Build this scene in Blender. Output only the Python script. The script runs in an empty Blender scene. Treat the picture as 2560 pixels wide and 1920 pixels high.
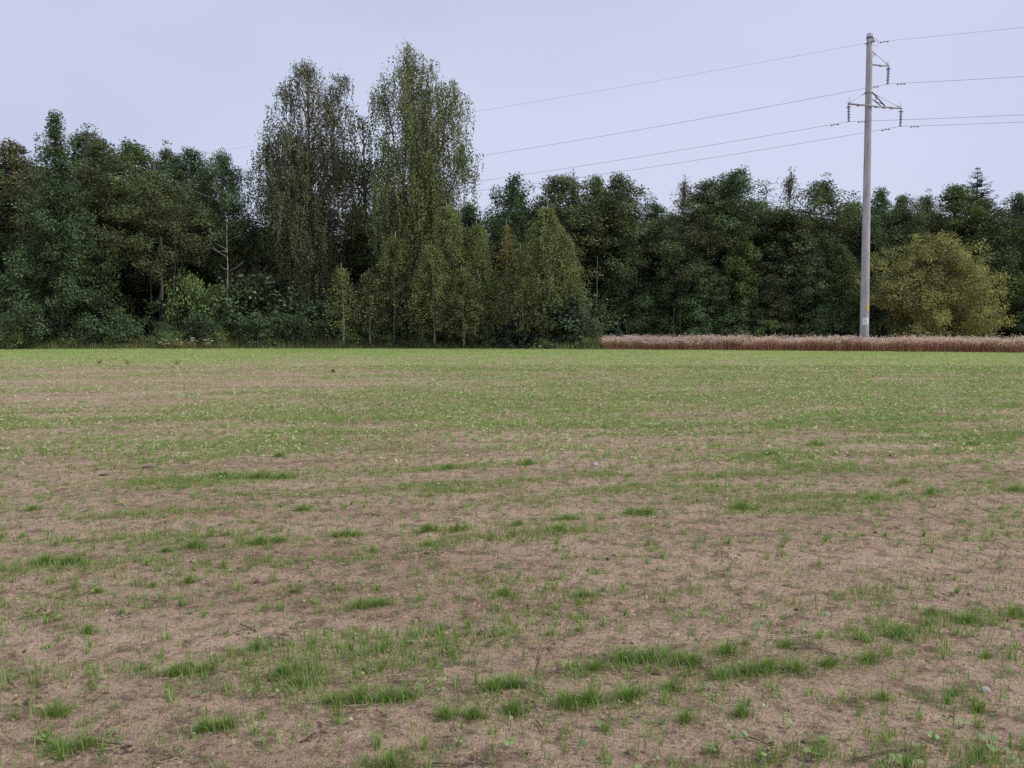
import bpy, math, random
import numpy as np
from mathutils import Vector

R = math.radians
random.seed(11)
rng = np.random.default_rng(11)
SC = bpy.context.scene
COL = SC.collection

# ------------------------------------------------------------------ camera
CAM_H, FPX, HOR = 1.6, 1934.0, 824.0           # metres, focal length in photo pixels, horizon row
PITCH = math.atan((960.0 - HOR) / FPX)
cam_d = bpy.data.cameras.new('camera')
cam_d.sensor_width = 36.0
cam_d.lens = 36.0 * FPX / 2560.0
cam_d.clip_start, cam_d.clip_end = 0.05, 6000.0
cam = bpy.data.objects.new('camera', cam_d)
COL.objects.link(cam)
cam.location = (0, 0, CAM_H)
cam.rotation_euler = (math.pi / 2 - PITCH, 0, 0)
SC.camera = cam

# ------------------------------------------------------------------ sky, sun, exposure
SUN_EL, SUN_AZ = 47.0, 104.0                    # azimuth clockwise from +Y (view direction)
w = bpy.data.worlds.new('World'); SC.world = w; w.use_nodes = True
nt = w.node_tree; nt.nodes.clear()
wo = nt.nodes.new('ShaderNodeOutputWorld'); bg = nt.nodes.new('ShaderNodeBackground')
sky = nt.nodes.new('ShaderNodeTexSky'); sky.sky_type = 'NISHITA'; sky.sun_disc = False
sky.sun_elevation = R(SUN_EL); sky.sun_rotation = R(SUN_AZ)
sky.air_density = 1.0; sky.dust_density = 2.0; sky.ozone_density = 1.0
tc = nt.nodes.new('ShaderNodeTexCoord')
mp = nt.nodes.new('ShaderNodeMapping'); mp.inputs['Scale'].default_value = (1.0, 1.0, 2.6)
nz = nt.nodes.new('ShaderNodeTexNoise'); nz.inputs['Scale'].default_value = 1.3; nz.inputs['Detail'].default_value = 3.0
nz.inputs['Roughness'].default_value = 0.45
cr = nt.nodes.new('ShaderNodeValToRGB')          # the thin even cloud veil
cr.color_ramp.elements[0].position = 0.36; cr.color_ramp.elements[0].color = (3.45, 3.72, 4.95, 1)
cr.color_ramp.elements[1].position = 0.64; cr.color_ramp.elements[1].color = (4.15, 4.35, 5.5, 1)
mx = nt.nodes.new('ShaderNodeMix'); mx.data_type = 'RGBA'; mx.inputs['Factor'].default_value = 0.9
L = nt.links.new
L(tc.outputs['Generated'], mp.inputs['Vector']); L(mp.outputs['Vector'], nz.inputs['Vector'])
L(nz.outputs['Fac'], cr.inputs['Fac']); L(sky.outputs['Color'], mx.inputs['A']); L(cr.outputs['Color'], mx.inputs['B'])
L(mx.outputs['Result'], bg.inputs['Color']); bg.inputs['Strength'].default_value = 0.1
L(bg.outputs['Background'], wo.inputs['Surface'])

sd = bpy.data.lights.new('sun', 'SUN'); sd.energy = 1.5; sd.angle = R(10); sd.color = (1.0, 0.93, 0.82)
sun = bpy.data.objects.new('sun', sd); COL.objects.link(sun)
sv = Vector((math.sin(R(SUN_AZ)) * math.cos(R(SUN_EL)), math.cos(R(SUN_AZ)) * math.cos(R(SUN_EL)), math.sin(R(SUN_EL))))
sun.rotation_euler = sv.to_track_quat('Z', 'Y').to_euler(); sun.location = sv * 200
SC.view_settings.view_transform = 'Standard'; SC.view_settings.look = 'None'
SC.view_settings.exposure = 0.68; SC.view_settings.gamma = 1.0; SC.view_settings.use_curve_mapping = False
SC.render.engine = 'CYCLES'
SC.cycles.max_bounces = 6; SC.cycles.diffuse_bounces = 3; SC.cycles.transmission_bounces = 4
SC.cycles.use_denoising = False

# ------------------------------------------------------------------ helpers
SP, CP = math.sin(PITCH), math.cos(PITCH)
def ray(px, py):
    cx, cy = (px - 1280.0) / FPX, (960.0 - py) / FPX
    return np.array([cx, CP + cy * SP, -SP + cy * CP])
def ground_at(px, py):
    d = ray(px, py); t = CAM_H / -d[2]
    return d[0] * t, d[1] * t
def at_depth(px, py, Y):
    d = ray(px, py); t = Y / d[1]
    return np.array([d[0] * t, Y, CAM_H + d[2] * t])
def at_height(px, py, z):
    d = ray(px, py); t = (z - CAM_H) / d[2]
    return np.array([d[0] * t, d[1] * t, z])
def _hash(ix, iy, seed):
    n = (ix.astype(np.int64) * 374761393 + iy.astype(np.int64) * 668265263 + seed * 974634777) & 0xFFFFFFFF
    n = ((n ^ (n >> 13)) * 1274126177) & 0xFFFFFFFF
    return ((n ^ (n >> 16)) & 0xFFFF) / 65535.0
def vnoise(x, y, seed=0):
    x = np.asarray(x, float); y = np.asarray(y, float)
    ix, iy = np.floor(x), np.floor(y); fx, fy = x - ix, y - iy
    fx = fx * fx * (3 - 2 * fx); fy = fy * fy * (3 - 2 * fy)
    a, b = _hash(ix, iy, seed), _hash(ix + 1, iy, seed)
    c, d = _hash(ix, iy + 1, seed), _hash(ix + 1, iy + 1, seed)
    return (a * (1 - fx) + b * fx) * (1 - fy) + (c * (1 - fx) + d * fx) * fy
def fbm(x, y, seed=0, o=3):
    s, a, n = 0.0, 1.0, 0.0
    for k in range(o):
        s = s + a * vnoise(np.asarray(x) * 2**k, np.asarray(y) * 2**k, seed + k); n += a; a *= 0.5
    return s / n
def sstep(a, b, x):
    t = np.clip((np.asarray(x, float) - a) / (b - a), 0, 1); return t * t * (3 - 2 * t)
ROW = R(15)
def along(x, y): return x * math.cos(ROW) + y * math.sin(ROW)
def across(x, y): return y * math.cos(ROW) - x * math.sin(ROW)
def terrain(x, y):
    x = np.asarray(x, float); y = np.asarray(y, float)
    s, v = along(x, y), across(x, y)
    near = 1 - sstep(25, 50, np.hypot(x, y))
    h = 0.034 * (fbm(s / 0.9, v / 0.33, 3, 3) - 0.5) + 0.026 * (fbm(x / 0.13, y / 0.13, 7, 3) - 0.5)
    h = h - 0.02 * np.clip(fbm(s / 0.5, v / 0.2, 21, 2) - 0.72, 0, 1) * 4
    return h * near

def link(name, me, mat=None, parent=None):
    o = bpy.data.objects.new(name, me); COL.objects.link(o)
    if mat is not None and me is not None and not me.materials: me.materials.append(mat)
    if parent is not None: o.parent = parent
    return o
def tag(o, label=None, cat=None, group=None, kind=None):
    if label: o['label'] = label
    if cat: o['category'] = cat
    if group: o['group'] = group
    if kind: o['kind'] = kind
    return o
def empty(name, loc, rz=0.0, sc=(1, 1, 1)):
    o = bpy.data.objects.new(name, None); COL.objects.link(o); o.empty_display_size = 0.3
    o.location = loc; o.rotation_euler = (0, 0, rz); o.scale = sc
    return o
def mesh_np(name, V, faces_flat, sizes, tint=None, smooth=False, col=None):
    me = bpy.data.meshes.new(name)
    V = np.asarray(V, np.float32); ff = np.asarray(faces_flat, np.int32); sz = np.asarray(sizes, np.int32)
    me.vertices.add(len(V)); me.vertices.foreach_set('co', V.ravel())
    me.loops.add(len(ff)); me.loops.foreach_set('vertex_index', ff)
    me.polygons.add(len(sz))
    st = np.zeros(len(sz), np.int32); st[1:] = np.cumsum(sz)[:-1]
    me.polygons.foreach_set('loop_start', st)
    if smooth: me.polygons.foreach_set('use_smooth', np.ones(len(sz), bool))
    if tint is not None:
        a = me.attributes.new('tint', 'FLOAT', 'FACE'); a.data.foreach_set('value', np.asarray(tint, np.float32))
    if col is not None:
        a = me.attributes.new('hue', 'FLOAT', 'FACE'); a.data.foreach_set('value', np.asarray(col, np.float32))
    me.update(calc_edges=True)
    return me
def unit(a): return a / np.maximum(np.linalg.norm(a, axis=-1, keepdims=True), 1e-9)

class MB:
    """collects simple solids and links them as one mesh"""
    def __init__(self): self.V, self.F = [], []
    def add(self, V, F):
        n = len(self.V); self.V += [tuple(map(float, p)) for p in V]; self.F += [tuple(n + i for i in f) for f in F]
    def tube(self, pts, rad, k=6, caps=True):
        pts = [np.asarray(p, float) for p in pts]; n = len(pts)
        if np.isscalar(rad): rad = [rad] * n
        V, F = [], []
        for i, p in enumerate(pts):
            d = unit(pts[min(i + 1, n - 1)] - pts[max(i - 1, 0)])
            ref = np.array([0, 0, 1.0]) if abs(d[2]) < 0.9 else np.array([1.0, 0, 0])
            a = unit(np.cross(ref, d)); b = np.cross(d, a)
            for j in range(k):
                t = 2 * math.pi * j / k; V.append(p + (a * math.cos(t) + b * math.sin(t)) * rad[i])
        for i in range(n - 1):
            for j in range(k):
                F.append((i * k + j, i * k + (j + 1) % k, (i + 1) * k + (j + 1) % k, (i + 1) * k + j))
        if caps:
            F.append(tuple(range(k - 1, -1, -1))); F.append(tuple((n - 1) * k + j for j in range(k)))
        self.add(V, F)
    def box(self, c, s, ax=None):
        c = np.asarray(c, float); ax = np.eye(3) if ax is None else np.asarray(ax, float)
        V = [c + ax[0] * x * s[0] / 2 + ax[1] * y * s[1] / 2 + ax[2] * z * s[2] / 2 for x in (-1, 1) for y in (-1, 1) for z in (-1, 1)]
        self.add(V, [(0, 1, 3, 2), (4, 6, 7, 5), (0, 4, 5, 1), (2, 3, 7, 6), (0, 2, 6, 4), (1, 5, 7, 3)])
    def lathe(self, prof, c=(0, 0, 0), k=16):
        V, F = [], []
        for r, z in prof:
            for j in range(k):
                t = 2 * math.pi * j / k; V.append((c[0] + r * math.cos(t), c[1] + r * math.sin(t), c[2] + z))
        for i in range(len(prof) - 1):
            for j in range(k):
                F.append((i * k + j, i * k + (j + 1) % k, (i + 1) * k + (j + 1) % k, (i + 1) * k + j))
        F.append(tuple(range(k - 1, -1, -1))); F.append(tuple((len(prof) - 1) * k + j for j in range(k)))
        self.add(V, F)
    def mesh(self, name, smooth=True):
        me = bpy.data.meshes.new(name); me.from_pydata(self.V, [], self.F)
        if smooth: me.polygons.foreach_set('use_smooth', [True] * len(me.polygons))
        me.update(); return me
    def build(self, name, mat, parent=None, smooth=True):
        return link(name, self.mesh(name, smooth), mat, parent)

# ------------------------------------------------------------------ materials
def mat_new(name):
    m = bpy.data.materials.new(name); m.use_nodes = True
    n = m.node_tree; n.nodes.clear()
    o = n.nodes.new('ShaderNodeOutputMaterial')
    return m, n, o
def nd(n, t, **kw):
    x = n.nodes.new(t)
    for k, v in kw.items():
        if k in x.inputs: x.inputs[k].default_value = v
        else: setattr(x, k, v)
    return x
def ramp(n, fac, stops):
    r = n.nodes.new('ShaderNodeValToRGB'); e = r.color_ramp.elements
    while len(e) < len(stops): e.new(0.5)
    for el, (p, c) in zip(e, stops): el.position = p; el.color = (*c, 1)
    n.links.new(fac, r.inputs['Fac']); return r.outputs['Color']
def mixc(n, fac, a, b, blend='MIX'):
    x = n.nodes.new('ShaderNodeMix'); x.data_type = 'RGBA'; x.blend_type = blend
    for s, v in (('Factor', fac), ('A', a), ('B', b)):
        if isinstance(v, (int, float)): x.inputs[s].default_value = v
        elif isinstance(v, tuple): x.inputs[s].default_value = (*v, 1)
        else: n.links.new(v, x.inputs[s])
    return x.outputs['Result']

def leaf_material(name, base=None, stops=None, transl=0.3, rough=0.5, spec=0.35):
    """foliage: object colour (or a ramp over the 'hue' attribute) varied leaf by leaf by the 'tint' attribute"""
    m, n, o = mat_new(name)
    at = nd(n, 'ShaderNodeAttribute', attribute_name='tint')
    if stops is None:
        oi = nd(n, 'ShaderNodeObjectInfo')
        br = nd(n, 'ShaderNodeMath', operation='MULTIPLY_ADD'); n.links.new(at.outputs['Fac'], br.inputs[0])
        br.inputs[1].default_value = 1.15; br.inputs[2].default_value = 0.42
        hv = nd(n, 'ShaderNodeHueSaturation'); n.links.new(oi.outputs['Color'], hv.inputs['Color']); n.links.new(br.outputs[0], hv.inputs['Value'])
        # turned leaves: share set by the object's alpha
        hu = nd(n, 'ShaderNodeAttribute', attribute_name='hue')
        sb = nd(n, 'ShaderNodeMath', operation='SUBTRACT'); n.links.new(hu.outputs['Fac'], sb.inputs[0])
        iv = nd(n, 'ShaderNodeMath', operation='SUBTRACT'); iv.inputs[0].default_value = 1.0; n.links.new(oi.outputs['Alpha'], iv.inputs[1])
        n.links.new(iv.outputs[0], sb.inputs[1])
        ms = nd(n, 'ShaderNodeMath', operation='MULTIPLY', use_clamp=True); n.links.new(sb.outputs[0], ms.inputs[0]); ms.inputs[1].default_value = 5.0
        yl = ramp(n, at.outputs['Fac'], [(0.0, (0.15, 0.11, 0.035)), (0.6, (0.24, 0.19, 0.045)), (1.0, (0.36, 0.29, 0.06))])
        c = mixc(n, ms.outputs[0], hv.outputs['Color'], yl)
    else:
        c = ramp(n, at.outputs['Fac'], stops)
    p = nd(n, 'ShaderNodeBsdfPrincipled', Roughness=rough)
    p.inputs['Specular IOR Level'].default_value = spec
    n.links.new(c, p.inputs['Base Color'])
    t = nd(n, 'ShaderNodeBsdfTranslucent'); tcx = mixc(n, 1.0, c, (1.15, 1.2, 0.6), 'MULTIPLY'); n.links.new(tcx, t.inputs['Color'])
    x = nd(n, 'ShaderNodeMixShader'); x.inputs[0].default_value = transl
    n.links.new(p.outputs[0], x.inputs[1]); n.links.new(t.outputs[0], x.inputs[2]); n.links.new(x.outputs[0], o.inputs['Surface'])
    return m
def solid(name, stops, scale=3.0, rough=0.8, bump=0.0, metal=0.0, spec=0.3, stretch=(1, 1, 1), detail=5.0, coord='Object', bscale=None):
    m, n, o = mat_new(name)
    t = nd(n, 'ShaderNodeTexCoord'); mpn = nd(n, 'ShaderNodeMapping'); mpn.inputs['Scale'].default_value = stretch
    n.links.new(t.outputs[coord], mpn.inputs['Vector'])
    z = nd(n, 'ShaderNodeTexNoise', Scale=scale, Detail=detail, Roughness=0.6); n.links.new(mpn.outputs[0], z.inputs['Vector'])
    c = ramp(n, z.outputs['Fac'], stops)
    p = nd(n, 'ShaderNodeBsdfPrincipled', Roughness=rough, Metallic=metal); p.inputs['Specular IOR Level'].default_value = spec
    n.links.new(c, p.inputs['Base Color'])
    if bump:
        zb = nd(n, 'ShaderNodeTexNoise', Scale=bscale or scale * 3, Detail=4.0); n.links.new(mpn.outputs[0], zb.inputs['Vector'])
        b = nd(n, 'ShaderNodeBump', Strength=0.7, Distance=bump); n.links.new(zb.outputs['Fac'], b.inputs['Height']); n.links.new(b.outputs[0], p.inputs['Normal'])
    n.links.new(p.outputs[0], o.inputs['Surface'])
    return m

def soil_material():
    m, n, o = mat_new('soil')
    t = nd(n, 'ShaderNodeTexCoord'); P = t.outputs['Object']
    def noise(s, d=4.0, r=0.6, vec=P):
        z = nd(n, 'ShaderNodeTexNoise', Scale=s, Detail=d, Roughness=r); n.links.new(vec, z.inputs['Vector']); return z.outputs['Fac']
    mpn = nd(n, 'ShaderNodeMapping'); mpn.inputs['Rotation'].default_value = (0, 0, -ROW); mpn.inputs['Scale'].default_value = (0.35, 1.6, 1.0)
    n.links.new(P, mpn.inputs['Vector'])
    big = noise(0.9, 4.0, 0.55, mpn.outputs[0])
    c = ramp(n, big, [(0.3, (0.315, 0.228, 0.158)), (0.5, (0.435, 0.322, 0.228)), (0.72, (0.515, 0.39, 0.285))])
    fine = ramp(n, noise(38, 6.0, 0.75), [(0.34, (0.34, 0.32, 0.30)), (0.47, (1.0, 1.0, 1.0)), (0.7, (1.28, 1.27, 1.25))])
    c = mixc(n, 1.0, c, fine, 'MULTIPLY')
    grit = ramp(n, noise(170, 3.0, 0.7), [(0.37, (0.46, 0.43, 0.41)), (0.5, (1, 1, 1)), (0.66, (1.28, 1.26, 1.24))])
    c = mixc(n, 1.0, c, grit, 'MULTIPLY')
    blot = ramp(n, noise(7, 5.0, 0.65), [(0.36, (0.52, 0.50, 0.49)), (0.5, (1, 1, 1)), (0.68, (1.12, 1.12, 1.12))])
    c = mixc(n, 1.0, c, blot, 'MULTIPLY')
    ora = ramp(n, noise(0.55, 3.0), [(0.62, (0, 0, 0)), (0.78, (1, 1, 1))])
    c = mixc(n, 0.35, c, mixc(n, ora, c, (0.36, 0.215, 0.115)))
    p = nd(n, 'ShaderNodeBsdfPrincipled', Roughness=0.95); p.inputs['Specular IOR Level'].default_value = 0.12
    n.links.new(c, p.inputs['Base Color'])
    b1 = nd(n, 'ShaderNodeBump', Strength=1.0, Distance=0.02); n.links.new(noise(42, 6.0, 0.7), b1.inputs['Height'])
    b2 = nd(n, 'ShaderNodeBump', Strength=0.9, Distance=0.006); n.links.new(noise(150, 3.0, 0.7), b2.inputs['Height']); n.links.new(b1.outputs[0], b2.inputs['Normal'])
    n.links.new(b2.outputs[0], p.inputs['Normal']); n.links.new(p.outputs[0], o.inputs['Surface'])
    return m

M = {}
M['soil'] = soil_material()
M['leaf'] = leaf_material('tree_leaves', transl=0.2, rough=0.55, spec=0.25)
M['needle'] = leaf_material('needles', transl=0.1, rough=0.6, spec=0.25)
M['grass'] = leaf_material('grass_blades', stops=[(0.0, (0.33, 0.26, 0.13)), (0.16, (0.27, 0.30, 0.11)), (0.5, (0.20, 0.325, 0.09)), (0.85, (0.31, 0.43, 0.13)), (1.0, (0.46, 0.50, 0.21))], transl=0.35, rough=0.5, spec=0.3)
M['far_grass'] = leaf_material('field_grass', stops=[(0.0, (0.38, 0.33, 0.17)), (0.2, (0.30, 0.42, 0.13)), (0.6, (0.29, 0.48, 0.14)), (1.0, (0.50, 0.62, 0.26))], transl=0.35, rough=0.55, spec=0.25)
M['seedling'] = leaf_material('seedling_leaves', stops=[(0.0, (0.18, 0.28, 0.09)), (0.6, (0.36, 0.47, 0.20)), (1.0, (0.58, 0.65, 0.32))], transl=0.3, rough=0.45, spec=0.4)
M['seed_stem'] = solid('seedling_stems', [(0.3, (0.20, 0.06, 0.04)), (0.7, (0.22, 0.16, 0.07))], 40)
M['weed'] = leaf_material('edge_weeds', stops=[(0.0, (0.25, 0.19, 0.09)), (0.35, (0.14, 0.165, 0.065)), (0.7, (0.17, 0.22, 0.08)), (1.0, (0.29, 0.31, 0.12))], transl=0.25)
M['wheat_stem'] = leaf_material('buckwheat_stems', stops=[(0.0, (0.28, 0.12, 0.08)), (0.5, (0.42, 0.21, 0.14)), (0.85, (0.50, 0.31, 0.21)), (1.0, (0.36, 0.30, 0.14))], transl=0.15)
M['wheat_flower'] = leaf_material('buckwheat_flowers', stops=[(0.0, (0.36, 0.19, 0.15)), (0.35, (0.58, 0.38, 0.35)), (0.75, (0.76, 0.61, 0.58)), (1.0, (0.86, 0.82, 0.78))], transl=0.3, rough=0.7, spec=0.15)
M['wheat_leaf'] = leaf_material('buckwheat_leaves', stops=[(0.0, (0.16, 0.11, 0.05)), (0.5, (0.18, 0.18, 0.07)), (1.0, (0.32, 0.24, 0.11))], transl=0.3)
M['bark'] = solid('grey_brown_bark', [(0.3, (0.05, 0.042, 0.035)), (0.7, (0.12, 0.105, 0.09))], 2.0, 0.9, 0.03, stretch=(3, 3, 0.6))
M['pale_bark'] = solid('pale_grey_bark', [(0.3, (0.10, 0.085, 0.07)), (0.7, (0.24, 0.215, 0.185))], 1.6, 0.85, 0.02, stretch=(2, 2, 1.2))
M['birch_bark'] = solid('birch_bark', [(0.38, (0.06, 0.05, 0.045)), (0.5, (0.28, 0.25, 0.21)), (0.75, (0.50, 0.46, 0.40))], 1.3, 0.8, 0.01, stretch=(1.5, 1.5, 2.6))
M['pine_bark'] = solid('orange_pine_bark', [(0.3, (0.22, 0.13, 0.08)), (0.7, (0.42, 0.29, 0.19))], 1.6, 0.9, 0.02)
M['litter'] = solid('forest_litter', [(0.3, (0.022, 0.019, 0.013)), (0.7, (0.06, 0.05, 0.03))], 1.5, 1.0, 0.03)
M['straw'] = solid('dry_straw', [(0.3, (0.28, 0.21, 0.13)), (0.7, (0.54, 0.44, 0.30))], 30, 0.8)
M['dark_straw'] = solid('weathered_stalk', [(0.3, (0.09, 0.065, 0.045)), (0.7, (0.2, 0.15, 0.1))], 30, 0.85)
M['clod'] = solid('soil_clod', [(0.3, (0.045, 0.032, 0.023)), (0.7, (0.15, 0.105, 0.078))], 25, 0.95, 0.01, bscale=60)
M['crumb'] = solid('soil_crumb', [(0.3, (0.16, 0.11, 0.08)), (0.5, (0.32, 0.23, 0.16)), (0.7, (0.50, 0.37, 0.275))], 14, 0.95)
M['black_clod'] = solid('black_clod', [(0.3, (0.01, 0.009, 0.008)), (0.7, (0.035, 0.028, 0.022))], 9, 0.9, 0.01)
M['stone'] = solid('field_stone', [(0.3, (0.32, 0.28, 0.26)), (0.7, (0.52, 0.47, 0.45))], 30, 0.75, 0.004, bscale=90)
M['concrete'] = solid('pole_concrete', [(0.25, (0.27, 0.265, 0.275)), (0.5, (0.42, 0.418, 0.43)), (0.75, (0.54, 0.54, 0.55))], 1.1, 0.85, 0.006, stretch=(2, 2, 0.55), detail=8, bscale=20)
M['galv'] = solid('galvanised_steel', [(0.3, (0.28, 0.29, 0.31)), (0.7, (0.42, 0.43, 0.45))], 6, 0.55, metal=0.35)
M['cap'] = solid('sheet_metal_cap', [(0.3, (0.42, 0.45, 0.52)), (0.7, (0.6, 0.62, 0.68))], 4, 0.35, metal=0.6)
M['glass_ins'] = solid('insulator_grey', [(0.3, (0.10, 0.115, 0.14)), (0.7, (0.17, 0.185, 0.21))], 8, 0.35, spec=0.5)
M['dark_metal'] = solid('dark_fittings', [(0.3, (0.05, 0.05, 0.055)), (0.7, (0.1, 0.1, 0.105))], 8, 0.5, metal=0.4)
M['cable'] = solid('conductor', [(0.3, (0.16, 0.165, 0.18)), (0.7, (0.22, 0.225, 0.24))], 8, 0.5, metal=0.4)
M['yellow'] = solid('yellow_plate', [(0.3, (0.70, 0.43, 0.03)), (0.7, (0.80, 0.52, 0.05))], 6, 0.5)
M['white_plate'] = solid('white_plate', [(0.3, (0.72, 0.73, 0.76)), (0.7, (0.82, 0.83, 0.85))], 6, 0.5)
M['black_print'] = solid('black_print', [(0.3, (0.03, 0.03, 0.035)), (0.7, (0.05, 0.05, 0.055))], 6, 0.6)
M['white_flower'] = leaf_material('white_umbels', stops=[(0.0, (0.5, 0.52, 0.42)), (1.0, (0.8, 0.8, 0.74))], transl=0.3, rough=0.7)
M['rust'] = leaf_material('rusty_fronds', stops=[(0.0, (0.12, 0.045, 0.025)), (1.0, (0.30, 0.12, 0.06))], transl=0.25)

# ------------------------------------------------------------------ the field
def graded(lo, hi, fine_lo, fine_hi, step, grow=1.06, cap=60.0):
    a = list(np.arange(fine_lo, fine_hi + 1e-6, step))
    s, x = step, a[-1]
    while x < hi: s = min(s * grow, cap); x += s; a.append(x)
    s, x, pre = step, a[0], []
    while x > lo: s = min(s * grow, cap); x -= s; pre.append(x)
    return np.array(pre[::-1] + a)
gx = graded(-2600, 2600, -3.2, 3.2, 0.036, 1.12, 200)
gy = graded(-2600, 2600, 2.3, 6.0, 0.030, 1.06, 200)
GX, GY = np.meshgrid(gx, gy)
GZ = terrain(GX, GY)
V = np.stack([GX, GY, GZ], -1).reshape(-1, 3)
nx_, ny_ = len(gx), len(gy)
i0 = (np.arange(ny_ - 1)[:, None] * nx_ + np.arange(nx_ - 1)[None, :]).ravel()
F = np.stack([i0, i0 + 1, i0 + 1 + nx_, i0 + nx_], -1)
tag(link('ground', mesh_np('ground', V, F.ravel(), np.full(len(F), 4), smooth=True), M['soil']), kind='structure')

# the edge of the field in plan: west to east
EDGE = [(-400, 60), (-120, 62)] + [ground_at(x, y) for x, y in ((0, 872.8), (300, 872), (640, 871.2), (1000, 871.2), (1300, 871.8), (1510, 873.5))]
EDGE += [(9.5, 74), (30, 72), (70, 66), (400, 20)]
ex, ey = np.array([p[0] for p in EDGE]), np.array([p[1] for p in EDGE])
def edge_y(x): return np.interp(x, ex, ey)
fx = np.concatenate([np.linspace(-400, -60, 20), np.linspace(-58, 72, 131), np.linspace(74, 400, 20)])
Vf, Ff = [], []
for i, x in enumerate(fx):
    for k, dy in enumerate((0, 0.6, 3, 12, 40, 120, 600)):
        j = 0.35 * (vnoise(x * 1.3, k, 5) - 0.5) if k < 2 else 0
        Vf.append((x, edge_y(x) + dy + j, 0.006 + (0.03 * min(k, 1)) + 0.25 * (fbm(x / 6, dy / 6, 9) - 0.4) * (k > 2)))
for i in range(len(fx) - 1):
    for k in range(6): Ff.append((i * 7 + k, (i + 1) * 7 + k, (i + 1) * 7 + k + 1, i * 7 + k + 1))
me = bpy.data.meshes.new('forest_floor'); me.from_pydata(Vf, [], Ff); me.update()
tag(link('forest_floor', me, M['litter']), kind='structure')

# ------------------------------------------------------------------ grass blades and seedlings (vectorised)
def blades(P, H, W, az, lean, tint, seg=2):
    """P base points (n,3); returns verts, flat faces, sizes, tints"""
    n = len(P)
    d = np.stack([np.cos(az), np.sin(az), np.zeros(n)], -1); s = np.stack([-np.sin(az), np.cos(az), np.zeros(n)], -1)
    up = np.array([0, 0, 1.0])
    tip = P + d * (H * lean)[:, None] + up * (H * np.sqrt(np.clip(1 - 0.5 * lean**2, 0.15, 1)))[:, None]
    b0, b1 = P - s * (W / 2)[:, None], P + s * (W / 2)[:, None]
    i = np.arange(n)
    if seg == 1:
        Vv = np.stack([b0, b1, tip], 1).reshape(-1, 3)
        f = np.stack([i * 3, i * 3 + 1, i * 3 + 2], -1).ravel()
        return Vv, f, np.full(n, 3), tint
    m = P + d * (H * lean * 0.33)[:, None] + up * (H * 0.58)[:, None]
    m0, m1 = m - s * (W * 0.42)[:, None], m + s * (W * 0.42)[:, None]
    Vv = np.stack([b0, b1, m1, m0, tip], 1).reshape(-1, 3)
    f = np.stack([i * 5, i * 5 + 1, i * 5 + 2, i * 5 + 3, i * 5 + 3, i * 5 + 2, i * 5 + 4], -1).ravel()
    return Vv, f, np.tile([4, 3], n), np.repeat(tint, 2)
def join(parts):
    V, F, S, T, off = [], [], [], [], 0
    for v, f, s, t in parts:
        V.append(v); F.append(f + off); S.append(s); T.append(t); off += len(v)
    return np.concatenate(V), np.concatenate(F), np.concatenate(S), np.concatenate(T)
def leaf_quads(P, D, N, Ln, Wd, tint, curl=0.12):
    n = len(P); D = unit(D); S = unit(np.cross(D, N)); Nn = unit(np.cross(S, D))
    m = P + D * (Ln * 0.48)[:, None] + Nn * (Ln * curl)[:, None]
    Vv = np.stack([P, m + S * (Wd / 2)[:, None], P + D * Ln[:, None], m - S * (Wd / 2)[:, None]], 1).reshape(-1, 3)
    return Vv, np.arange(n * 4), np.full(n, 4), tint

def tuft_points(cx, cy, n_each, spread):
    k = np.repeat(np.arange(len(cx)), n_each); m = len(k)
    r = np.abs(rng.normal(0, 1, m)) * np.repeat(spread, n_each); a = rng.uniform(0, 2 * np.pi, m)
    return cx[k] + r * np.cos(a), cy[k] + r * np.sin(a), k
def in_view(x, y, margin=1.1): return np.abs(x) < 0.665 * y * margin + 0.5
def field_density(x, y):
    """how green the field is, 0..1, from rows, patches and distance"""
    s, v = along(x, y), across(x, y)
    streak = fbm(s / 1.5, v / 0.30, 31, 2); patch = fbm(x / 1.6, y / 1.3, 41, 3); big = fbm(s / 7, v / 1.9, 51, 3)
    near = np.clip(1.7 * (streak - 0.5) + 1.3 * (patch - 0.5) + 0.32, 0.20, 1)
    far = np.clip(0.70 + 1.15 * (big - 0.5) + 0.7 * (streak - 0.5) + 0.9 * (patch - 0.5) + 0.35 * np.clip(x / np.maximum(y, 1), -0.6, 0.5), 0.12, 1)
    far = far * (1 - 0.4 * sstep(-2, -9, x) * sstep(15, 20, y) * (1 - sstep(36, 48, y)))
    k = sstep(7.5, 14.0, v + 2.2 * (fbm(s / 2, v / 2, 61, 2) - 0.5) * 2)
    d = near * (1 - k) * 0.85 + far * k * 0.92
    return np.clip(d + sstep(28, 58, y + 26 * (fbm(x / 9, y / 3, 55, 3) - 0.5)) * 0.75, 0, 1)

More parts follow.
